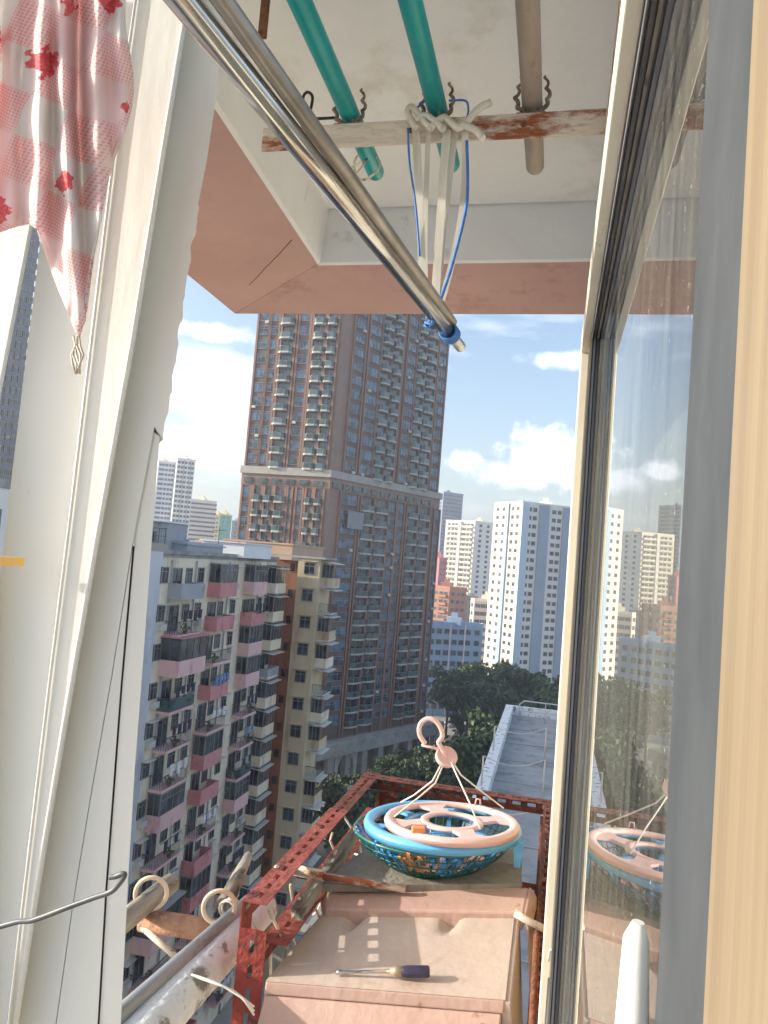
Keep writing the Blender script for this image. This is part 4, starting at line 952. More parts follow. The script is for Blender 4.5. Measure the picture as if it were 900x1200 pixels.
# far left board left of the gap
board([(-80,-30),(86,-30),(58,130),(34,266),(5,417),(-7,480),(-80,480)], .58, .03, 'left_board', M['cream'])
board([(-80,480),(-3,480),(-6,760),(-30,1230),(-120,1230)], .58, .03, 'left_board', M['cream'])
m = MB(); a = ay(-6, 657, .55); m.box(a.x, a.x+.010, .54, .575, a.z-.004, a.z+.004); tag(m.build('orange_clip', M['orangeclip'], bevel=.001), 'small orange clip gripping the far left edge of the window frame', 'clip')
# grey wire
m = MB(); l = [(-20,1093),(0,1086),(22,1080),(40,1078),(80,1063),(110,1052),(130,1045),(140,1035),(146,1026),(143,1024),(136,1027),(129,1028)]
m.tube(sm([ay(px, py, .54) for px, py in l]), .0022, 8); tag(m.build('bent_wire', M['cable']), 'bent grey wire reaching in front of the white frame at the lower left', 'wire')
# ================================================================ CLOTH
def cloth():
    B_ = [(-25,284),(0,272),(18,266),(35,262),(44,270),(52,292),(65,330),(80,366),(92,397),(97,385),(101,350),(106,310),(113,275),(121,222),(130,190),(140,165),(149,132),(151,110)]
    bmx = bmesh.new(); uvl = bmx.loops.layers.uv.new('pattern'); nx, ny = 110, 110; grid = []
    for i in range(nx+1):
        u = i/nx; px = -25+176*u
        for (x0,b0),(x1,b1) in zip(B_, B_[1:]):
            if x0 <= px <= x1: bt = b0+(b1-b0)*(px-x0)/(x1-x0)
        row = []
        for j in range(ny+1):
            v = j/ny; pyy = -30+(bt+30)*v
            pp = px - 5*math.sin(v*5)*(u)
            env = .3+.7*v
            Y = .47+.012*math.sin(px*.085+v*1.2)+.008*math.sin(px*.19+2*v+1)+.014*abs(math.sin(px*.042-.6*v+.4))*env+.003*math.sin(pyy*.07+px*.05)
            # deep crease near px 80
            Y += -.018*math.exp(-((px-(70+22*v))/9)**2)+.014*math.exp(-((px-(92+14*v))/8)**2)
            p = ay(pp if v < .98 else px, pyy, Y); row.append((bmx.verts.new(p), (px/100+.05*math.sin(px*.085), pyy/100)))
        grid.append(row)
    for i in range(nx):
        for j in range(ny):
            q = (grid[i][j], grid[i+1][j], grid[i+1][j+1], grid[i][j+1]); f = bmx.faces.new([a[0] for a in q]); f.smooth = True
            for lp, a in zip(f.loops, q): lp[uvl].uv = a[1]
    me = bpy.data.meshes.new('patterned_cloth')
    c0 = ay(60, 260, .47)
    bmesh.ops.translate(bmx, verts=bmx.verts, vec=-c0)
    bmx.to_mesh(me); bmx.free()
    o = bpy.data.objects.new('patterned_cloth', me); COL.objects.link(o); o.location = c0
    sd = o.modifiers.new('thick', 'SOLIDIFY'); sd.thickness = .0012; sd.offset = 0
    mt, nt, out = newmat('pink_check_rose_cloth'); N = nt.nodes.new; L = nt.links.new
    b = N('ShaderNodeBsdfPrincipled'); b.inputs['Roughness'].default_value = .9; b.inputs['Sheen Weight'].default_value = .2
    uv = N('ShaderNodeUVMap'); uv.uv_map = 'pattern'
    rot = N('ShaderNodeMapping'); rot.inputs['Rotation'].default_value = (0,0,math.radians(-22)); rot.inputs['Location'].default_value = (.23,.12,0); L(uv.outputs[0], rot.inputs[0])
    ck = N('ShaderNodeTexChecker'); ck.inputs['Scale'].default_value = 2.0; ck.inputs[1].default_value = (1,1,1,1); ck.inputs[2].default_value = (0,0,0,1); L(rot.outputs[0], ck.inputs[0])
    ck2 = N('ShaderNodeTexChecker'); ck2.inputs['Scale'].default_value = 1.0; ck2.inputs[1].default_value = (1,1,1,1); ck2.inputs[2].default_value = (0,0,0,1); L(rot.outputs[0], ck2.inputs[0])
    vo = N('ShaderNodeTexVoronoi'); vo.inputs['Scale'].default_value = 26; vo.inputs['Randomness'].default_value = 0; L(rot.outputs[0], vo.inputs['Vector'])
    dr = N('ShaderNodeValToRGB'); dr.color_ramp.elements[0].position = .28; dr.color_ramp.elements[1].position = .36; dr.color_ramp.elements[0].color = rgb(243,182,188); dr.color_ramp.elements[1].color = rgb(250,232,232); L(vo.outputs['Distance'], dr.inputs[0])
    mxa = N('ShaderNodeMix'); mxa.data_type = 'RGBA'; L(ck.outputs['Fac'], mxa.inputs[0]); mxa.inputs[6].default_value = rgb(244,243,243); L(dr.outputs[0], mxa.inputs[7])
    mxb = N('ShaderNodeMix'); mxb.data_type = 'RGBA'; mb_ = N('ShaderNodeMath'); mb_.operation = 'MULTIPLY'; L(ck2.outputs['Fac'], mb_.inputs[0]); iv = N('ShaderNodeMath'); iv.operation = 'SUBTRACT'; iv.inputs[0].default_value = 1; L(ck.outputs['Fac'], iv.inputs[1]); L(iv.outputs[0], mb_.inputs[1])
    L(mb_.outputs[0], mxb.inputs[0]); L(mxa.outputs[2], mxb.inputs[6]); mxb.inputs[7].default_value = rgb(250,232,234)
    col = mxb.outputs[2]
    nz = N('ShaderNodeTexNoise'); nz.inputs['Scale'].default_value = 9; nz.inputs['Detail'].default_value = 3; L(uv.outputs[0], nz.inputs['Vector'])
    for (cx, cy, rad) in ((.52,.73,.17), (.76,2.13,.13), (1.31,.06,.12), (0.0,2.45,.14), (.86,.06,.10), (1.41,1.26,.05), (-.1,.4,.12)):
        d = N('ShaderNodeVectorMath'); d.operation = 'DISTANCE'; L(uv.outputs[0], d.inputs[0]); d.inputs[1].default_value = (cx, cy, 0)
        ad = N('ShaderNodeMath'); ad.operation = 'MULTIPLY_ADD'; L(nz.outputs['Fac'], ad.inputs[0]); ad.inputs[1].default_value = .34; ad.inputs[2].default_value = -.17
        s = N('ShaderNodeMath'); s.operation = 'ADD'; L(d.outputs['Value'], s.inputs[0]); L(ad.outputs[0], s.inputs[1])
        ls = N('ShaderNodeMath'); ls.operation = 'LESS_THAN'; L(s.outputs[0], ls.inputs[0]); ls.inputs[1].default_value = rad
        wv = N('ShaderNodeTexNoise'); wv.inputs['Scale'].default_value = 22; L(uv.outputs[0], wv.inputs['Vector'])
        rc = N('ShaderNodeValToRGB'); rc.color_ramp.elements[0].position = .45; rc.color_ramp.elements[1].position = .6; rc.color_ramp.elements[0].color = rgb(226,92,104); rc.color_ramp.elements[1].color = rgb(240,130,136); L(wv.outputs['Fac'], rc.inputs[0])
        mm = N('ShaderNodeMix'); mm.data_type = 'RGBA'; L(ls.outputs[0], mm.inputs[0]); L(col, mm.inputs[6]); L(rc.outputs[0], mm.inputs[7]); col = mm.outputs[2]
    L(col, b.inputs['Base Color'])
    tl = N('ShaderNodeBsdfTranslucent'); L(col, tl.inputs[0]); ms = N('ShaderNodeMixShader'); ms.inputs[0].default_value = .3; L(b.outputs[0], ms.inputs[1]); L(tl.outputs[0], ms.inputs[2]); L(ms.outputs[0], out.inputs[0])
    me.materials.append(mt)
    tag(o, 'pink and white checked cloth with red roses hanging at the top left', 'cloth')
    m = MB()
    for k in range(5):
        x = 86+k*2.2; m.tube([ay(x+3*math.sin(t*2+k), 394+t*11, .47) for t in range(5)], .0009, 5)
    m.build('frayed_thread', M['wire_white'], o)
cloth()
# ================================================================ RED SLOTTED ANGLE RACK
rk = thing('slotted_angle_rack', (-.24, 1.6, -1.4), 'rusty red slotted angle steel rack outside the window around the basket', 'rack')
def slotted(a, b, n1, n2, w, t, name, mm, pitch=.04, slot=.022, sw=.009):
    """L-profile from a to b; flanges spread along unit vectors n1 and n2; real slots"""
    a = Vector(a); b = Vector(b); d = (b-a); L = d.length; d.normalize(); m = MB()
    for (n, o, w0) in ((Vector(n1), Vector(n2), 0.0), (Vector(n2), Vector(n1), t+.0002)):
        T = Matrix.Identity(4)
        for i in range(3): T[i][0] = d[i]; T[i][1] = n[i]; T[i][2] = o[i]; T[i][3] = a[i]
        c = w*.5
        m.box(0, L, w0, c-sw/2, 0, t, T); m.box(0, L, c+sw/2, w, 0, t, T)
        x = 0
        while x < L:
            x2 = min(L, x+pitch-slot); m.box(x, x2, c-sw/2, c+sw/2, 0, t, T); x += pitch
    o = m.build(name, mm, rk)
    bmx = bmesh.new(); bmx.from_mesh(o.data); bmesh.ops.recalc_face_normals(bmx, faces=bmx.faces); bmx.to_mesh(o.data); bmx.free()
    return o
XL = -.487; YN = 1.24; YFR = 2.09; ZR = -.6; XR = .035
ymid = 1.24+.52
slotted((XL,YN,ZR), (XL,ymid,ZR), (1,0,0), (0,0,-1), .045, .0025, 'top_rail', M['red_steel'])
slotted((XL+.002,ymid-.05,ZR-.003), (XL+.002,YFR+.02,ZR-.003), (1,0,0), (0,0,-1), .042, .0025, 'top_rail', M['red_dark'], slot=.028)
slotted((XL,YFR,ZR-.001), (XR+.02,YFR,ZR-.001), (0,-1,0), (0,0,-1), .04, .0025, 'far_rail', M['red_dark'])
slotted((XR,1.55,ZR-.002), (XR,YFR-.042,ZR-.002), (-1,0,0), (0,0,-1), .022, .0025, 'right_rail', M['red_dark'])
slotted((XL,YN+.001,ZR-.046), (XL,YN+.001,-1.5), (1,0,0), (0,1,0), .05, .0025, 'post', M['red_bright'])
slotted((XL+.05,YFR-.0,ZR-.045), (XL+.05,YFR-.0,-1.5), (1,0,0), (0,-1,0), .05, .0025, 'post', M['red_dark'])
slotted((XR-.0,YFR-.003,ZR-.045), (XR-.0,YFR-.003,-1.5), (-1,0,0), (0,-1,0), .028, .0025, 'post', M['red_dark'])
slotted((XL+.03,1.27,-.675), (XL+.03,YFR-.06,-.675), (0,0,-1), (1,0,0), .05, .0025, 'lower_rail', M['red_steel'])
slotted((XL+.055,1.27,-.80), (XL+.055,YFR,-.80), (1,0,0), (0,0,1), .045, .0025, 'lower_rail', M['red_steel'])
slotted((XL+.05,YFR-.01,-.86), (XR,YFR-.01,-.86), (0,-1,0), (0,0,1), .04, .0025, 'lower_rail', M['red_dark'])
slotted((XR+.001,1.0,-.80), (XR+.001,YFR-.05,-.80), (-1,0,0), (0,0,1), .022, .0025, 'lower_rail', M['red_dark'])
# clutter inside the rack: bundles of grey sheet, wires
m = MB()
for k in range(7):
    y = 1.3+k*.09; m.tube([(XL+.03+.03*math.sin(k*2+t*1.3), y+t*.03, ZR-.06-.04*t+.02*math.cos(k+t*2)) for t in range(5)], .003, 5)
tag(m.build('tangled_wire', M['wire_white']), 'tangle of pale wires along the inner side of the red rack', 'wire')
m = MB(); m.prism([(XL+.055,1.36,-.675),(XL+.075,1.36,-.675),(XL+.085,1.75,-.65),(XL+.07,1.75,-.65)], [(XL+.05,1.36,-.655),(XL+.07,1.355,-.65),(XL+.08,1.75,-.63),(XL+.065,1.75,-.63)])
tag(m.build('wooden_offcut', M['bamboo']), 'weathered grey wooden slat lying inside the left rail of the red rack', 'slat')
# white pipe
m = MB(); a = az(345, 1019, -.64); b = az(380, 1027, -.64); c = az(475, 1042, -.645)
m.tube([a, b], .011, 12); m.tube([b, c], .007, 12); tag(m.build('peeling_white_pipe', M['rust_white']), 'short peeling white pipe between the red rail and the grey board', 'pipe')
# right side rods by the rack
m = MB(); m.tube([(.012, 1.1, -.66), (.012, 2.05, -.66)], .006, 8); tag(m.build('rusty_rod', M['rust']), 'rusty rod along the right side of the red rack', 'rod')
m = MB(); m.tube([(-.03, 1.45, -.63), (-.005,1.45,-.64), (.03, 1.45, -.65)], .007, 8); m.tube([(.03, 1.45, -.65), (.045, 1.45, -.65)], .01, 8); tag(m.build('pipe_stub', M['wire_white']), 'short pale pipe stub at the right corner of the pink hood', 'pipe')
# ================================================================ AC HOOD
hd = thing('air_conditioner_hood', (-.2, 1.4, -.95), 'faded salmon pink air conditioner hood in front of the basket', 'hood')
LTz, RTz = -.675, -.625
def hp(px, py, z): return az(px, py, z)
A1, B1 = hp(376,1036,LTz), hp(620,1040,RTz)
A2, B2 = hp(381,1065,LTz-.006), hp(614,1069,RTz-.006)
m = MB(); dn = Vector((0,0,-.034))
m.prism([A2+dn, B2+dn, B1+dn, A1+dn], [A2, B2, B1, A1])
m.build('lip', M['hood_edge'], hd, bevel=.004)
A3, B3 = hp(383,1064,LTz-.018), hp(603,1071,RTz-.018)
A4, B4 = hp(311,1150,LTz-.045), hp(592,1172,RTz-.05)
m = MB(); nx, ny = 44, 30; base = len(m.v); m.sm = True
for j in range(ny+1):
    for i in range(nx+1):
        u, v = i/nx, j/ny; p = A3*(1-u)*(1-v)+B3*u*(1-v)+A4*(1-u)*v+B4*u*v
        dz = 0
        for (cu, cw) in ((.21, .045), (.70, .045)):
            c = cu-.05*v; q = (u-c)/cw
            if v < .34: dz -= .020*math.exp(-q*q*(1 if q < 0 else 3))*math.cos(v/.34*PI/2)
        m.v.append(p+Vector((0,0,dz)))
for j in range(ny):
    for i in range(nx): k = base+j*(nx+1)+i; m.face((k, k+nx+1, k+nx+2, k+1))
m.build('top_plate', M['hood'], hd)
hdo = bpy.data.objects[-1] if False else None
A5, B5 = A4+Vector((0,-.004,-.02)), B4+Vector((0,-.004,-.02))
m = MB(); m.prism([A5, B5, B5+Vector((0,.02,0)), A5+Vector((0,.02,0))], [A4+Vector((0,0,.0)), B4, B4+Vector((0,.02,0)), A4+Vector((0,.02,0))]); m.build('front_edge', M['hood_edge'], hd, bevel=.003)
A6, B6 = A5+Vector((.002,-.12,-.16)), B5+Vector((-.004,-.12,-.16))
m = MB(); m.prism([A6, B6, B6+Vector((0,.05,-.05)), A6+Vector((0,.05,-.05))], [A5+Vector((.002,.0,-.001)), B5+Vector((-.004,0,-.001)), B5+Vector((-.004,.03,-.001)), A5+Vector((.002,.03,-.001))]); m.build('front_panel', M['hood_edge'], hd, bevel=.003)
# right flange curling down
m = MB(); o1 = B1; o2 = B2
q = [o2, o1, o1+Vector((.012,-.01,-.012)), o1+Vector((.016,-.03,-.075)), o2+Vector((.02,-.06,-.12)), o2+Vector((.010,-.02,-.04))]
m.prism([p+Vector((.004,0,-.0)) for p in q], [p for p in q]); m.build('side_flange', M['hood_edge'], hd)
m = MB(); s1, s2 = B3+Vector((-.006,0,-.002)), B4+Vector((-.006,0,-.002))
m.prism([s1, s2, s2+Vector((.02,0,-.3)), s1+Vector((.02,0,-.3))], [s1+Vector((.016,0,0)), s2+Vector((.016,0,0)), s2+Vector((.045,0,-.3)), s1+Vector((.045,0,-.3))]); m.build('side_panel', M['hood'], hd, bevel=.003)
m = MB(); m.prism([A3-Vector((0,0,.01)), A4-Vector((0,0,.01)), A4-Vector((0,0,.3)), A3-Vector((0,0,.3))], [A3-Vector((-.01,0,.01)), A4-Vector((-.01,0,.01)), A4-Vector((-.01,0,.3)), A3-Vector((-.01,0,.3))]); m.build('side_panel', M['hood'], hd)
# grey board under basket
BDZ = -.655
m = MB(); q = [az(378,1036,BDZ+.0), az(612,1036,BDZ+.035), az(611,990,BDZ+.035), az(470,972,BDZ+.01), az(404,1010,BDZ)]
m.prism([p-Vector((0,0,.016)) for p in q], q); tag(m.build('weathered_board', M['board'], bevel=.002), 'grey weathered board under the basket behind the pink hood', 'board')
# ================================================================ SCREWDRIVER
s0, s1 = az(394, 1142, -.700), az(457, 1144, -.690); s2 = az(505, 1145, -.682)
up = Vector((0,0,.0))
sd = thing('screwdriver', tuple((s0+s2)/2), 'screwdriver with dark blue handle lying on the pink hood', 'screwdriver')
# lie on the plate: lift slightly
def onplate(px, py, h):
    # intersect ray with the plate plane
    n = (B3-A3).cross(A4-A3).normalized(); r = ray(px, py); t = A3.dot(n)/r.dot(n); p = r*t
    nn = n if n.z > 0 else -n
    return p+nn*h
s0, s1, s2 = onplate(394,1142,.004), onplate(458,1144,.008), onplate(504,1145,.009)
m = MB(); m.tube([s0, s0*.93+s1*.07, s0*.86+s1*.14, s1], .003, 12, taper=[.0036,.004,.0028,.0028]); m.build('shaft', M['steel'], sd)
m = MB(); m.tube([s1, s1*.7+s2*.3], .008, 14, taper=[.006,.0085]); m.build('collar', M['brassy'], sd)
m = MB(); m.tube([s1*.7+s2*.3, s1*.6+s2*.4, s1*.05+s2*.95, s2], .0095, 8, taper=[.0085,.0098,.0098,.0075]); m.build('handle', M['handle_dark'], sd, bevel=.001)
# ================================================================ BASKET, PEGS, HANGERS
bc = az(508, 972, -.572); RB = 90/F*bc.y*1.0
tilt = Matrix.Rotation(math.radians(-3.0), 3, 'Y') @ Matrix.Rotation(math.radians(-2.6), 3, 'X')
bk_ = thing('green_peg_basket', (bc.x, bc.y, BDZ+.02), 'dark green lattice basket full of clothes pegs on the grey board', 'basket')
m = MB()
def bp(a, t):  # bowl surface, t 0 rim .. 1 base
    r = RB*(1-.42*t**1.6); return bc+tilt @ Vector((r*math.cos(a), r*math.sin(a), -.066*t))
for k in range(5):
    t = [0, .25, .5, .75, 1][k]; m.tube([bp(i*2*PI/48, t) for i in range(48)], .0035 if k == 0 else .0012, 6, closed=True)
m.build('rim', M['greenplastic'], bk_)
m = MB()
for i in range(56): m.tube([bp(i*2*PI/56, t/6) for t in range(7)], .0011, 4)
m.build('lattice', M['greenplastic'], bk_)
m = MB(); k0 = len(m.v); n = 40; m.v += [bp(i*2*PI/n, 1) for i in range(n)]+[bp(i*2*PI/n, 1)-Vector((0,0,.003)) for i in range(n)]
m.face(range(n)); m.face(list(range(n, 2*n))[::-1]); m.build('base', M['greenplastic'], bk_)
gsh, nt, out = newmat('translucent_green_film'); b_ = nt.nodes.new('ShaderNodeBsdfPrincipled'); b_.inputs['Base Color'].default_value = rgb(30,84,76); b_.inputs['Roughness'].default_value = .25; b_.inputs['Alpha'].default_value = .16; nt.links.new(b_.outputs[0], out.inputs[0])
m = MB(); m.sm = True
for j in range(6):
    for i in range(48): m.v.append(bp(i*2*PI/48, .04+j*.95/5)*1.0)
for j in range(5):
    for i in range(48): m.face((j*48+i, j*48+(i+1) % 48, (j+1)*48+(i+1) % 48, (j+1)*48+i))
so = m.build('bowl_skin', gsh, bk_); md = so.modifiers.new('s', 'SOLIDIFY'); md.thickness = .0015
# pegs
pegmesh = {}
def pegm(key):
    if key not in pegmesh:
        m = MB(); m.prism([(-.004,-.036,-.003),(.004,-.036,-.003),(.005,0,-.003),(.003,.036,-.003),(-.003,.036,-.003),(-.005,0,-.003)], [(-.004,-.036,-.0),(.004,-.036,-.0),(.005,0,.0015),(.003,.036,-.0005),(-.003,.036,-.0005),(-.005,0,.0015)])
        m.prism([(-.004,-.036,.004),(.004,-.036,.004),(.005,0,.0018),(.003,.036,.0002),(-.003,.036,.0002),(-.005,0,.0018)], [(-.004,-.036,.007),(.004,-.036,.007),(.005,0,.005),(.003,.036,.003),(-.003,.036,.003),(-.005,0,.005)])
        pegmesh[key] = m.mesh('clothes_peg', [M[key]])
    return pegmesh[key]
pr_ = random.Random(11)
words = {'pegblue':'blue plastic clothes peg in the green basket','pegorange':'orange plastic clothes peg in the green basket','pegpink':'pale pink clothes peg in the green basket','pegdark':'dark navy clothes peg in the green basket'}
for i in range(120):
    a = pr_.random()*2*PI if i > 60 else -PI/2+pr_.uniform(-1.5, 1.5)
    t = pr_.uniform(.3, .62) if i <= 60 else pr_.uniform(.45, .8); rr_ = pr_.uniform(.80, .86) if i <= 60 else pr_.uniform(.1, .7)
    q = bp(a, t); p = Vector((bc.x+(q.x-bc.x)*rr_, bc.y+(q.y-bc.y)*rr_, q.z))
    key = 'pegorange' if abs((a % (2*PI))-(1.5*PI-.12)) < .16 and i <= 60 else pr_.choice(['pegblue','pegblue','pegblue','pegpink','pegdark','pegorange' if i % 7 == 0 else 'pegblue'])
    o = bpy.data.objects.new('clothes_peg', pegm(key)); COL.objects.link(o); o.location = p
    if i <= 60:
        ta = (bp(a, t+.15)-bp(a, t-.15)).normalized(); nr = Vector((-math.cos(a), -math.sin(a), .5)); nr = (nr-ta*nr.dot(ta)).normalized(); xx_ = ta.cross(nr)
        mm_ = Matrix((xx_, ta, nr)).transposed() @ Matrix.Rotation(pr_.gauss(0, .35), 3, 'Z')
        o.rotation_euler = mm_.to_euler(); o.scale = (.9,.75,.9); o.location = bp(a, t)+nr*.0045
    else: o.rotation_euler = (pr_.uniform(-.5,.5), pr_.uniform(-.5,.5), pr_.uniform(0,6))
    tag(o, words[key], 'clothes peg', 'clothes pegs in the basket')
# ring hangers
def ring_hanger(c, R, wring, th, mm, label, name, spokes, inner, tl, sw=1.0):
    r = thing(name, tuple(c), label, 'clip hanger'); m = MB()
    T = tl.to_4x4()
    m.lathe([(R,0),(R-.003,th*.55),(R-wring*.5,th*.7),(R-wring,th*.5),(R-wring,-th*.2),(R-wring+.002,-th*.5),(R-.002,-th*.9),(R,0)], c, 64, tl); m.build('outer_ring', mm, r)
    m = MB(); m.lathe([(inner,0),(inner-.002,th*.4),(inner-wring*.8,th*.4),(inner-wring*.8,-th*.3),(inner,-th*.3),(inner,0)], c, 48, tl); m.build('inner_ring', mm, r)
    for k in range(spokes):
        a = k*2*PI/spokes+.5; m = MB(); d = Vector((math.cos(a), math.sin(a), 0)); s_ = Vector((-math.sin(a), math.cos(a), 0)); w0, w1 = .011*sw, .020*sw
        i0, o0 = inner-.004, R-wring+.003
        q = [d*i0-s_*w0, d*i0+s_*w0, d*(i0+o0)/2+s_*w0*.7, d*o0+s_*w1, d*o0-s_*w1, d*(i0+o0)/2-s_*w0*.7]
        m.prism([c+tl @ (p+Vector((0,0,-.003))) for p in q], [c+tl @ (p+Vector((0,0,.003))) for p in q]); m.build('spoke', mm, r)
    return r
bcc = az(518, 966, -.553); RBl = 88/F*bcc.y*1.02
blue = ring_hanger(bcc, RBl, .021, .013, M['blueplastic'], 'sky blue round clip hanger lying on the green basket', 'blue_ring_hanger', 6, RBl*.5, tilt)
pc = az(529, 963, -.534); RP = 77/F*pc.y*1.0
pink = ring_hanger(pc, RP, .019, .010, M['pinkplastic'], 'pale pink round clip hanger stacked on the blue one with hook and strings', 'pink_ring_hanger', 4, RP*.47, tilt, 2.0)
# clips of the blue hanger
for k, (px, py) in enumerate(((605,985),(612,990))):
    pass
m = MB(); a = 0.08; p = bcc+tilt @ Vector((RBl*math.cos(-.25), RBl*math.sin(-.25), -.008)); m.prism([p+Vector(v) for v in ((-.010,0,0),(.010,0,0),(.007,0,-.05),(-.005,0,-.05))], [p+Vector(v) for v in ((-.010,.006,0),(.010,.006,0),(.007,.005,-.05),(-.005,.005,-.05))]); m.build('clip', M['blueplastic'], blue)
for k in range(8):
    a = k*2*PI/8+.2; p = pc+tilt @ Vector(((RP*.52-.01)*math.cos(a), (RP*.52-.01)*math.sin(a), -.004)); m = MB()
    m.tube([p, p+Vector((0,0,-.012))], .0015, 5); m.prism([p+Vector(v) for v in ((-.004,-.002,-.012),(.004,-.002,-.012),(.006,-.002,-.04),(-.006,-.002,-.04))], [p+Vector(v) for v in ((-.004,.002,-.012),(.004,.002,-.012),(.006,.002,-.04),(-.006,.002,-.04))]); m.build('clip', M['pinkplastic'] if k % 2 else M['blueplastic'], pink)
m = MB(); p = az(490, 976, -.527); m.box(-.013,.013,-.008,.008,0,.012, Matrix.Translation(p) @ Matrix.Rotation(.3,4,'Z')); m.box(-.008,.010,-.006,.006,0,.010, Matrix.Translation(p+Vector((.018,-.012,-.008))) @ Matrix.Rotation(-.3,4,'Z'))
tag(m.build('orange_clip', M['pegorange'], bevel=.002), 'orange plastic clip on the front of the pink hanger ring', 'clip')
YH = pc.y-.01
m = MB(); l = [(522,887),(517,876),(514,870),(518,864),(518,858),(514,849),(507,843),(499,843),(493,848),(491,856),(493,864),(499,872)]
hq = sm([ay(px, py, YH) for px, py in l]); m.tube(hq, .005, 12, taper=[.005]*(len(hq)-1)+[.0035]); m.tube([ay(494,873,YH), ay(515,878,YH)], .003, 8); m.build('hook', M['pinkplastic'], pink)
dc = ay(523, 887, YH)
m = MB(); m.lathe([(0,.003),(.017,.003),(.021,.006),(.0235,.004),(.0235,-.004),(.021,-.006),(.017,-.003),(0,-.003)], dc, 24, Matrix.Rotation(.75,3,'X') @ Matrix.Rotation(.3,3,'Y')); m.build('disc', M['pinkplastic'], pink)
for l in (((519,892),(507,915),(485,932),(470,940)), ((521,893),(510,918),(490,935),(462,957)), ((527,890),(536,910),(550,940),(563,972)), ((529,890),(540,908),(565,928),(590,947))):
    m = MB(); n = len(l); m.tube([ay(px, py, YH+(pc.y-.13-YH)*(i/(n-1)) if py > 0 and l[-1][1] > 950 else YH+(pc.y+.06-YH)*(i/(n-1))) for i, (px, py) in enumerate(l)], .0017, 6); m.build('string', M['cordwhite'], pink)
m = MB(); p = az(560, 944, -.522); m.tube([p+Vector((-.006,0,0)), p+Vector((-.004,0,.014)), p+Vector((.004,0,.014)), p+Vector((.006,0,0))], .002, 6); m.build('clip', M['pinkplastic'], pink)
# ================================================================ LEFT DRYING PIPES
PZ = -.72
def zline(px0, py0, px1, py1, z, ext0=0, ext1=0):
    a, b = az(px0, py0, z), az(px1, py1, z); x = (a.x+b.x)/2; return a-(b-a)*ext0, b+(b-a)*ext1
a, b = zline(128, 1200, 292, 1056, -.70, .4, 0)
m = MB(); m.tube([a, b], .0135, 16); tag(m.build('grey_pipe', M['pipe_grey']), 'thin grey drying pipe above the thick white pipe at the lower left', 'pipe')
a, b = zline(160, 1222, 292, 1078, -.735, .3, .15)
m = MB(); m.tube([a, b], .036, 22); tag(m.build('thick_white_pipe', M['pipe_white']), 'thick pipe with flaking white paint left of the red rack', 'pipe')
a, b = zline(130, 1092, 200, 1035, -.70, .4, 0)
m = MB(); m.tube([a, b], .020, 14); tag(m.build('dark_bamboo_pole', M['bamboo']), 'dark weathered bamboo pole behind the white frame at the lower left', 'pole')
m = MB(); m.tube([az(262,1062,-.70), az(278,1030,-.70), az(291,1003,-.70)], .016, 12, taper=[.017,.015,.010]); tag(m.build('grey_bamboo_stub', M['bamboo']), 'grey bamboo end poking up behind the right pipe ring', 'pole')
m = MB(); m.tube([az(166,1078,-.735), az(262,1092,-.735)], .021, 14); tag(m.build('rusty_cross_pipe', M['rust_orange']), 'rusty orange cross pipe between the two ringed poles', 'pipe')
m = MB(); m.tube([az(166,1086,-.74), az(214,1128,-.78)], .006, 8); tag(m.build('pale_strut', M['wire_white']), 'thin pale strut below the rusty cross pipe', 'strut')
def ringo(px, py, r, z, label):
    c = az(px, py, z); m = MB(); d = CAMM @ Vector((0,0,1)); u = Vector((1,.35,0)).normalized(); w_ = Vector((0,0,1))
    m.tube([c+(u*math.cos(a)+w_*math.sin(a))*r for a in [i*2*PI/28 for i in range(28)]], .0045, 8, closed=True)
    tag(m.build('pole_ring', M['ring']), label, 'ring', 'plastic rings on the drying poles')
ringo(177, 1047, .030, -.68, 'tan ring round the dark bamboo pole'); ringo(257, 1063, .030, -.68, 'tan ring round the thin grey pipe')
m = MB()
for k in range(3):
    c = az(272-k*3, 1062+k*2, -.70); m.tube([c+Vector((.016*math.cos(t), 0, .016*math.sin(t))) for t in [i*2*PI/14 for i in range(14)]], .0025, 6, closed=True)
tag(m.build('wire_binding', M['wire_white']), 'pale wire wound round the end of the thin grey pipe', 'binding')
m = MB()
for k in range(3):
    m.tube([az(224+k*5, 1142+k*2, -.69), az(250+k*6, 1150+k*3, -.70), az(275+k*5, 1162+k*4, -.71), az(298, 1180+k*5, -.73)], .0018, 5)
tag(m.build('wire_tie', M['cordwhite']), 'loose white wire tie wrapped over the thick white pipe', 'wire')
m = MB(); c = az(276,1014,-.594); m.lathe([(0,.004),(.004,.002),(.005,0)], az(324,1016,ZR+.002), 10); tag(m.build('white_bolt_cap', M['wire_white']), 'small white bolt cap on the top of the red left rail', 'bolt')
# ================================================================ HAZE
hz = MB(); hz.box(-3600, 3600, -700, 3700, G-3, 112)
hm, nt, out = newmat('air_haze'); vp = nt.nodes.new('ShaderNodeVolumePrincipled'); vp.inputs['Color'].default_value = (.80,.88,1,1); vp.inputs['Density'].default_value = .0006; vp.inputs['Anisotropy'].default_value = .2
nt.links.new(vp.outputs[0], out.inputs['Volume']); hob = hz.build('haze', hm); tag(hob, kind='stuff')
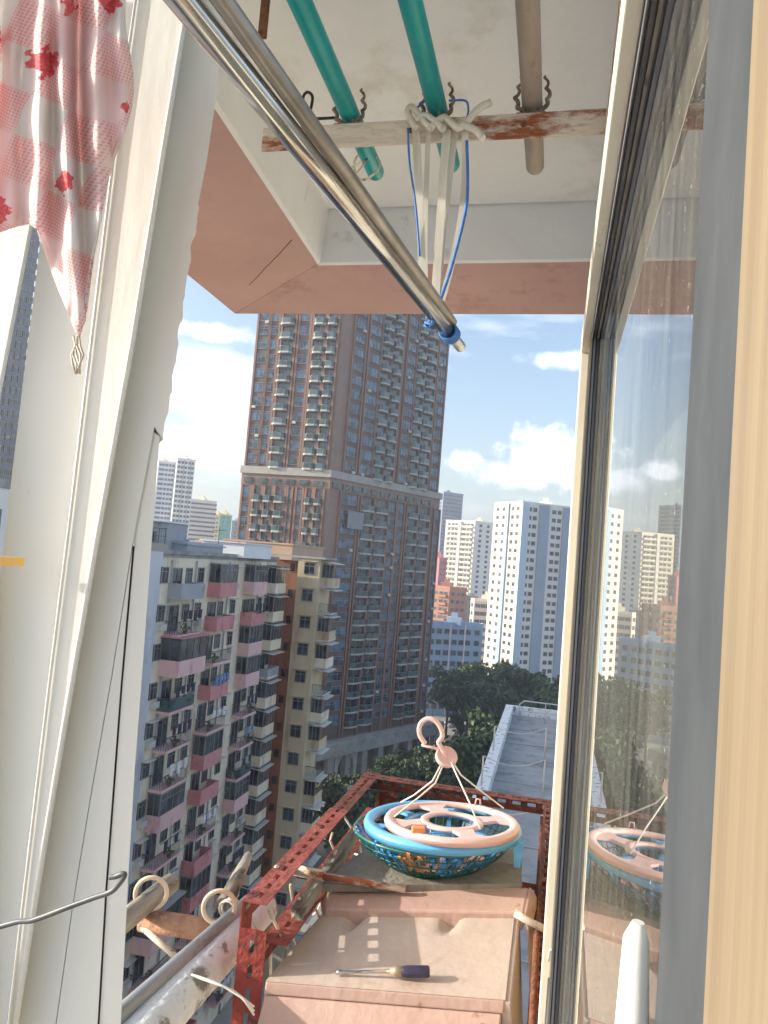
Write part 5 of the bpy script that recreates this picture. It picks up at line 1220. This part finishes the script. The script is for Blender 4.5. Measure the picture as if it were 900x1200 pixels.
# ================================================================ CAMERA, LIGHT, WORLD
cam = bpy.data.cameras.new('camera'); co = bpy.data.objects.new('camera', cam); COL.objects.link(co)
co.matrix_world = CAMM.to_4x4(); cam.sensor_fit = 'HORIZONTAL'; cam.sensor_width = 36; cam.lens = 36*F/900; cam.clip_start = .02; cam.clip_end = 9000
S.camera = co
sv = Vector((-.97, -.22, 0)).normalized(); EL = math.radians(17)
sdir = Vector((sv.x*math.cos(EL), sv.y*math.cos(EL), math.sin(EL)))
sl = bpy.data.lights.new('sun', 'SUN'); sl.energy = 3.0; sl.angle = math.radians(.5); sl.color = (1, .92, .80)
so = bpy.data.objects.new('sun', sl); COL.objects.link(so); so.rotation_euler = sdir.to_track_quat('Z', 'Y').to_euler()
w = bpy.data.worlds.new('World'); S.world = w; w.use_nodes = True; nt = w.node_tree; nt.nodes.clear(); N = nt.nodes.new; L = nt.links.new
out = N('ShaderNodeOutputWorld'); bg = N('ShaderNodeBackground'); bg.inputs['Strength'].default_value = .128; L(bg.outputs[0], out.inputs[0])
sky = N('ShaderNodeTexSky'); sky.sky_type = 'NISHITA'; sky.sun_disc = False; sky.sun_elevation = EL; sky.sun_rotation = math.atan2(sdir.x, sdir.y); sky.air_density = 1.0; sky.dust_density = 3.0; sky.ozone_density = 1.4; sky.altitude = 50
tc = N('ShaderNodeTexCoord')
# clouds: thin streaks plus a few cumulus heaps near the horizon
mp = N('ShaderNodeMapping'); mp.inputs['Scale'].default_value = (1, 1, 3.4); mp.inputs['Location'].default_value = (.3, .1, .2); L(tc.outputs['Generated'], mp.inputs[0])
n1 = N('ShaderNodeTexNoise'); n1.inputs['Scale'].default_value = 3.2; n1.inputs['Detail'].default_value = 9; n1.inputs['Roughness'].default_value = .55; L(mp.outputs[0], n1.inputs['Vector'])
r1 = N('ShaderNodeMapRange'); r1.inputs['From Min'].default_value = .50; r1.inputs['From Max'].default_value = .74; r1.inputs['To Max'].default_value = .75; L(n1.outputs['Fac'], r1.inputs['Value'])
n2 = N('ShaderNodeTexNoise'); n2.inputs['Scale'].default_value = 26; n2.inputs['Detail'].default_value = 8; n2.inputs['Roughness'].default_value = .6; L(tc.outputs['Generated'], n2.inputs['Vector'])
mask = r1.outputs[0]
for (px, py, rx, rz, amp) in ((640,540,.062,.036,1.0), (662,520,.035,.028,1.0), (545,541,.030,.018,.9), (600,556,.085,.016,.6), (240,522,.10,.020,.8), (215,465,.09,.012,.5), (660,421,.05,.012,.5), (225,385,.08,.012,.5)):
    c = ray(px, py).normalized(); az_ = math.atan2(c.x, c.y); el_ = math.asin(c.z)
    sb = N('ShaderNodeVectorMath'); sb.operation = 'SUBTRACT'; L(tc.outputs['Generated'], sb.inputs[0]); sb.inputs[1].default_value = c
    tg = Vector((c.y, -c.x, 0)).normalized()
    d1_ = N('ShaderNodeVectorMath'); d1_.operation = 'DOT_PRODUCT'; L(sb.outputs[0], d1_.inputs[0]); d1_.inputs[1].default_value = tg/rx
    d2_ = N('ShaderNodeVectorMath'); d2_.operation = 'DOT_PRODUCT'; L(sb.outputs[0], d2_.inputs[0]); d2_.inputs[1].default_value = (0,0,1/rz)
    d3_ = N('ShaderNodeVectorMath'); d3_.operation = 'DOT_PRODUCT'; L(sb.outputs[0], d3_.inputs[0]); d3_.inputs[1].default_value = c*2
    cb = N('ShaderNodeCombineXYZ'); L(d1_.outputs['Value'], cb.inputs[0]); L(d2_.outputs['Value'], cb.inputs[1]); L(d3_.outputs['Value'], cb.inputs[2])
    ln = N('ShaderNodeVectorMath'); ln.operation = 'LENGTH'; L(cb.outputs[0], ln.inputs[0])
    a1 = N('ShaderNodeMath'); a1.operation = 'MULTIPLY_ADD'; L(n2.outputs['Fac'], a1.inputs[0]); a1.inputs[1].default_value = 2.6; L(ln.outputs['Value'], a1.inputs[2])
    mr = N('ShaderNodeMapRange'); mr.interpolation_type = 'SMOOTHSTEP'; mr.inputs['From Min'].default_value = 2.5; mr.inputs['From Max'].default_value = 1.75; mr.inputs['To Max'].default_value = amp; L(a1.outputs[0], mr.inputs['Value'])
    mxx = N('ShaderNodeMath'); mxx.operation = 'MAXIMUM'; L(mask, mxx.inputs[0]); L(mr.outputs[0], mxx.inputs[1]); mask = mxx.outputs[0]
mixc = N('ShaderNodeMix'); mixc.data_type = 'RGBA'; L(mask, mixc.inputs[0]); L(sky.outputs[0], mixc.inputs[6]); mixc.inputs[7].default_value = (6.0, 6.2, 6.7, 1); L(mixc.outputs[2], bg.inputs[0])
S.view_settings.view_transform = 'Standard'; S.view_settings.look = 'None'; S.view_settings.exposure = 1.38; S.view_settings.gamma = 1
S.cycles.max_bounces = 8; S.cycles.transparent_max_bounces = 12
